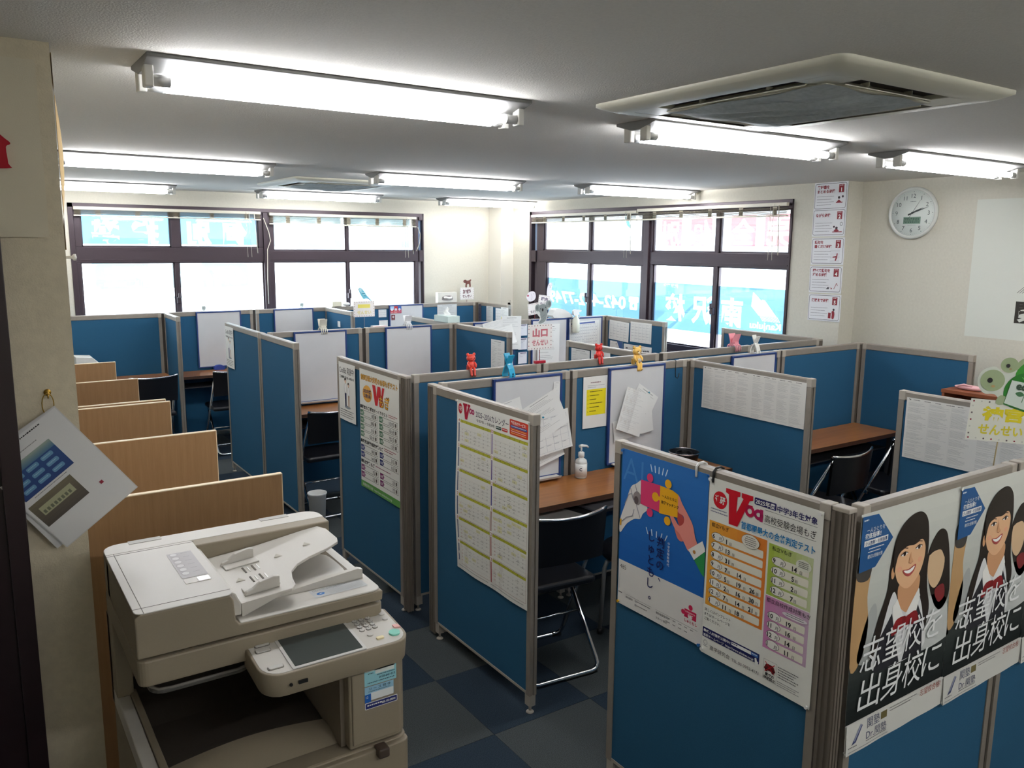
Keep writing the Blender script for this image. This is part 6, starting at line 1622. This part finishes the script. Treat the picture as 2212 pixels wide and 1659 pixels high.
tissue('white tissue box standing on edge on the back partition, left of the dog sign', (4.735, YB+.01, RTOP), .25, .06, .118, (216, 212, 202), 0, False)
tissue('pale green tissue box with a raised tissue, on the bright divider top', (3.545, 6.30, RTOP), .12, .23, .055, (190, 206, 200), .05)
tag(obj('small_carton', MB().box(3.325, 8.39, RTOP, 3.43, 8.445, RTOP+.052), mat('carton_ivory', (216, 212, 190), .6), None, .002), 'small ivory carton on the back partition, left of the parrot sign', 'box')
tag(obj('soft_pack', MB().ball((3.49, 8.42, RTOP+.020), .045, .030, .020, 12, 8), M_WHITE), 'low white soft pack beside the small ivory carton', 'pack')
sb = thing('spray_bottle', 'pale trigger spray bottle clipped on the partition by the koala sign', 'bottle', (4.815, FM-.062, 1.16))
obj('bottle_body', MB().lathe([(.001, 0), (.034, .002), (.036, .02), (.036, .12), (.016, .15), (.016, .165)], seg=16), mat('spray_clear', (220, 222, 206), .2), sb)
obj('trigger_head', MB().prism(spl([(-.03, .165), (.02, .165), (.026, .19), (.05, .196), (.05, .212), (-.02, .218), (-.04, .20)], 3), (0, .024, 0), (0, -.012, 0), (1, 0, 0), (0, 0, 1)), M_WHITE, sb)
obj('trigger', MB().tube([(.024, 0, .19), (.040, 0, .165), (.036, 0, .135)], [.006, .006, .004], 8), M_WHITE, sb)
obj('hang_wire', MB().tube([(-.03, .03, .05), (-.036, .03, .17), (0, .045, .185), (.03, .03, .17), (.034, .03, .05)], .0022, 6), M_CPD, sb)
tag(obj('paper_roll', MB().prism(spl([(0, 0), (.22, .0), (.20, .03), (.12, .075), (.03, .085), (.0, .05)], 2), (0, .09, 0), (4.60, YM-.02, RTOP), (1, 0, 0), (0, 0, 1)), PAPER()), 'heap of white papers on the partition top behind the koala sign', 'paper')
# desk rack with toy panel near the parrot
rk = thing('paper_rack', 'stack of white paper trays beside a pink printed box, right of the parrot sign', 'rack', (2.985, 6.262, 1.12))
for k in range(6): obj('tray', MB().box(-.045, -.05, .022*k, .045, .05, .022*k+.014), M_WHITE, rk, .001)
c = Canvas(120, 90); c.rect(0, 0, 120, 90, (226, 190, 190), 1); c.rect(8, 30, 34, 30, (50, 50, 70), 2); c.ell(62, 50, 9, 9, (120, 40, 50), 2); c.ell(96, 48, 9, 9, (120, 40, 50), 2); c.smudge(50, 10, 56, 7, (150, 50, 60), 2, 1); c.smudge(70, 70, 20, 5, (150, 50, 60), 2, 2)
sheet('printed_box_front', 'pink printed box front beside the paper trays, below the parrot sign', 'box', (2.80, 6.20, 1.305), '-y', 120, 90, c, thick=.05)
tag(obj('pink_figure', MB().lathe([(.001, 0), (.03, .004), (.026, .02), (.014, .03), (.014, .10), (.018, .115), (.001, .125)], (2.725, 6.27, 1.1195), 14), mat('toy_pink', (236, 150, 180), .4)), 'small pink stand below the parrot sign', 'figurine')
tag(obj('desk_support', MB().box(2.68, 6.21, .70, 3.05, 6.32, 1.119), M_DKST), 'dark shelf stand behind the middle partition row, under the paper trays', 'stand')

# right side: cabinet, pouch, carton, wire thing
cb = thing('wooden_cabinet', 'low reddish wooden cabinet with an open front, by the end of the clock wall partition', 'cabinet', (5.225, 2.50, 0))
M_RW = wood('cabinet_red', (150, 88, 56), (128, 70, 42), .4, (30, 2, 30))
for q, nme in (((-.125, -.235, 1.078, .115, .235, 1.10), 'top'), ((-.12, -.232, .0, .112, -.214, 1.078), 'side'), ((-.12, .214, .0, .112, .232, 1.078), 'side'), ((.098, -.213, .0, .112, .213, 1.078), 'back'), ((-.115, -.213, .06, .097, .213, .08), 'shelf'), ((-.115, -.213, .56, .097, .213, .58), 'shelf')):
    obj(nme, MB().box(*q), M_RW, cb, .002)
tag(obj('pouch', MB().ball((5.19, 2.60, 1.117), .03, .10, .016, 16, 8).tube([(5.17, 2.67, 1.122), (5.165, 2.63, 1.136), (5.17, 2.58, 1.128)], .006, 8), mat('pouch_pink', (226, 176, 180), .6)), 'soft pink pouch lying on the reddish cabinet', 'pouch')
tag(obj('coiled_wire', MB().tube([(5.24+.03*math.cos(1.1*k), 2.42+.07*math.sin(1.1*k), 1.105+.0022*k) for k in range(26)], .004, 6), M_WHITE), 'white coiled cable on the reddish cabinet', 'cable')
tag(obj('cardboard_box', MB().box(5.218, 2.96, .0, 5.338, 3.085, .41).prism([(0, 0), (.02, .005), (.02, .12), (0, .125)], (.12, 0, 0), (5.218, 2.96, .4105), (0, 0, 0.0001), (0, 1, 0)), mat('carton_brown', (150, 112, 62), .7), None, .002), 'brown carton on the floor in the right hand booth', 'box')

# ------------------------------------------------------------------ street outside
struct('ground', MB().box(-30, 8.86, -.25, 60, 60, -.15).box(6.0, -30, -.25, 60, 8.86, -.15), mat('asphalt', (150, 150, 150), .9, noise=.15, nscale=6))
M_BLD = mat('facade_pale', (226, 226, 224), .8); M_BW = mat('facade_window', (150, 164, 176), .3)
def building(label, x0, y0, x1, y1, h, side, roof=None):
    t = thing('building', label, 'building', ((x0+x1)/2, (y0+y1)/2, -.15))
    a, b = (x1-x0)/2, (y1-y0)/2
    obj('facade', MB().box(-a, -b, 0, a, b, h), M_BLD, t)
    obj('roof', MB().box(-a-.2, -b-.2, h, a+.2, b+.2, h+.25), roof or M_BW, t)
    for f in range(int(h//3)):
        n_ = int((2*b if side == 'x' else 2*a)//2.4)
        for k in range(n_):
            u = -(b if side == 'x' else a)+1.2+k*2.4; z = .9+f*3
            q = (-a-.03, u-.6, z, -a+.02, u+.6, z+1.3) if side == 'x' else (u-.6, -b-.03, z, u+.6, -b+.02, z+1.3)
            obj('window', MB().box(*q), M_BW, t)
building('pale house across the street, seen through the telephone number film', 19.5, 10.5, 27, 22, 6.4, 'x')
building('pale two storey building across the street, behind the place name film', 18.5, 2.0, 26, 9.4, 6.2, 'x')
building('pale building across the street beyond the back window', 2, 21, 16, 28, 6.4, 'y')
cr = thing('parked_car', 'white parked car outside, its front low in the right wall window', 'car', (8.55, 7.75, -.15), math.radians(-38))
M_CAR = mat('car_white', (232, 232, 232), .25)
obj('body', MB().prism([(-1.6, .28), (-1.62, .72), (-1.5, .92), (-.75, 1.0), (-.25, 1.5), (1.2, 1.52), (1.62, 1.0), (1.62, .28)], (0, 1.4, 0), (0, -.7, 0), (1, 0, 0), (0, 0, 1)), M_CAR, cr, .05, 3)
obj('windscreen', MB().prism([(-.73, 1.02), (-.27, 1.47), (-.30, 1.49), (-.78, 1.03)], (0, 1.2, 0), (0, -.6, 0), (1, 0, 0), (0, 0, 1)), M_BW, cr)
obj('lamp_bar', MB().box(-1.645, -.62, .62, -1.60, .62, .82), mat('lamp_bar_grey', (120, 124, 128), .4), cr, .02)
for e in (-.5, .5): obj('headlamp', MB().cyl((-1.66, e, .72), (-1.62, e, .72), .085, 16), M_CAR, cr)
for x in (-1.05, 1.05):
    for e in (-.64, .64): obj('wheel', MB().cyl((x, e-.08, .28), (x, e+.08, .28), .28, 20), M_BLACK, cr)
fm = thing('mesh_post', 'round dark wire mesh beside the parked car outside', 'fence', (8.75, 6.55, -.15))
for k in range(-7, 8):
    q = .28*math.sqrt(max(0, 1-(k/8)**2)); u = k*.035
    for s1 in (-1, 1):
        d = Vector((-.62, .78, 0)).normalized(); e = Vector((0, 0, 1)); p1 = (d+e*s1).normalized(); p2 = (d-e*s1).normalized()
        cc = Vector((0, 0, .80))+p1*u
        obj('wire', MB().tube([cc-p2*q, cc+p2*q], .006, 5), M_CPD, fm)
obj('ring', MB().tube([Vector((0, 0, .80))+Vector((-.62, .78, 0)).normalized()*.28*math.cos(2*PI*k/24)+Vector((0, 0, 1))*.28*math.sin(2*PI*k/24) for k in range(24)], .012, 6, closed=True), M_CPD, fm)
obj('pole', MB().cyl((0, 0, 0), (0, 0, .52), .02, 8), M_CPD, fm)
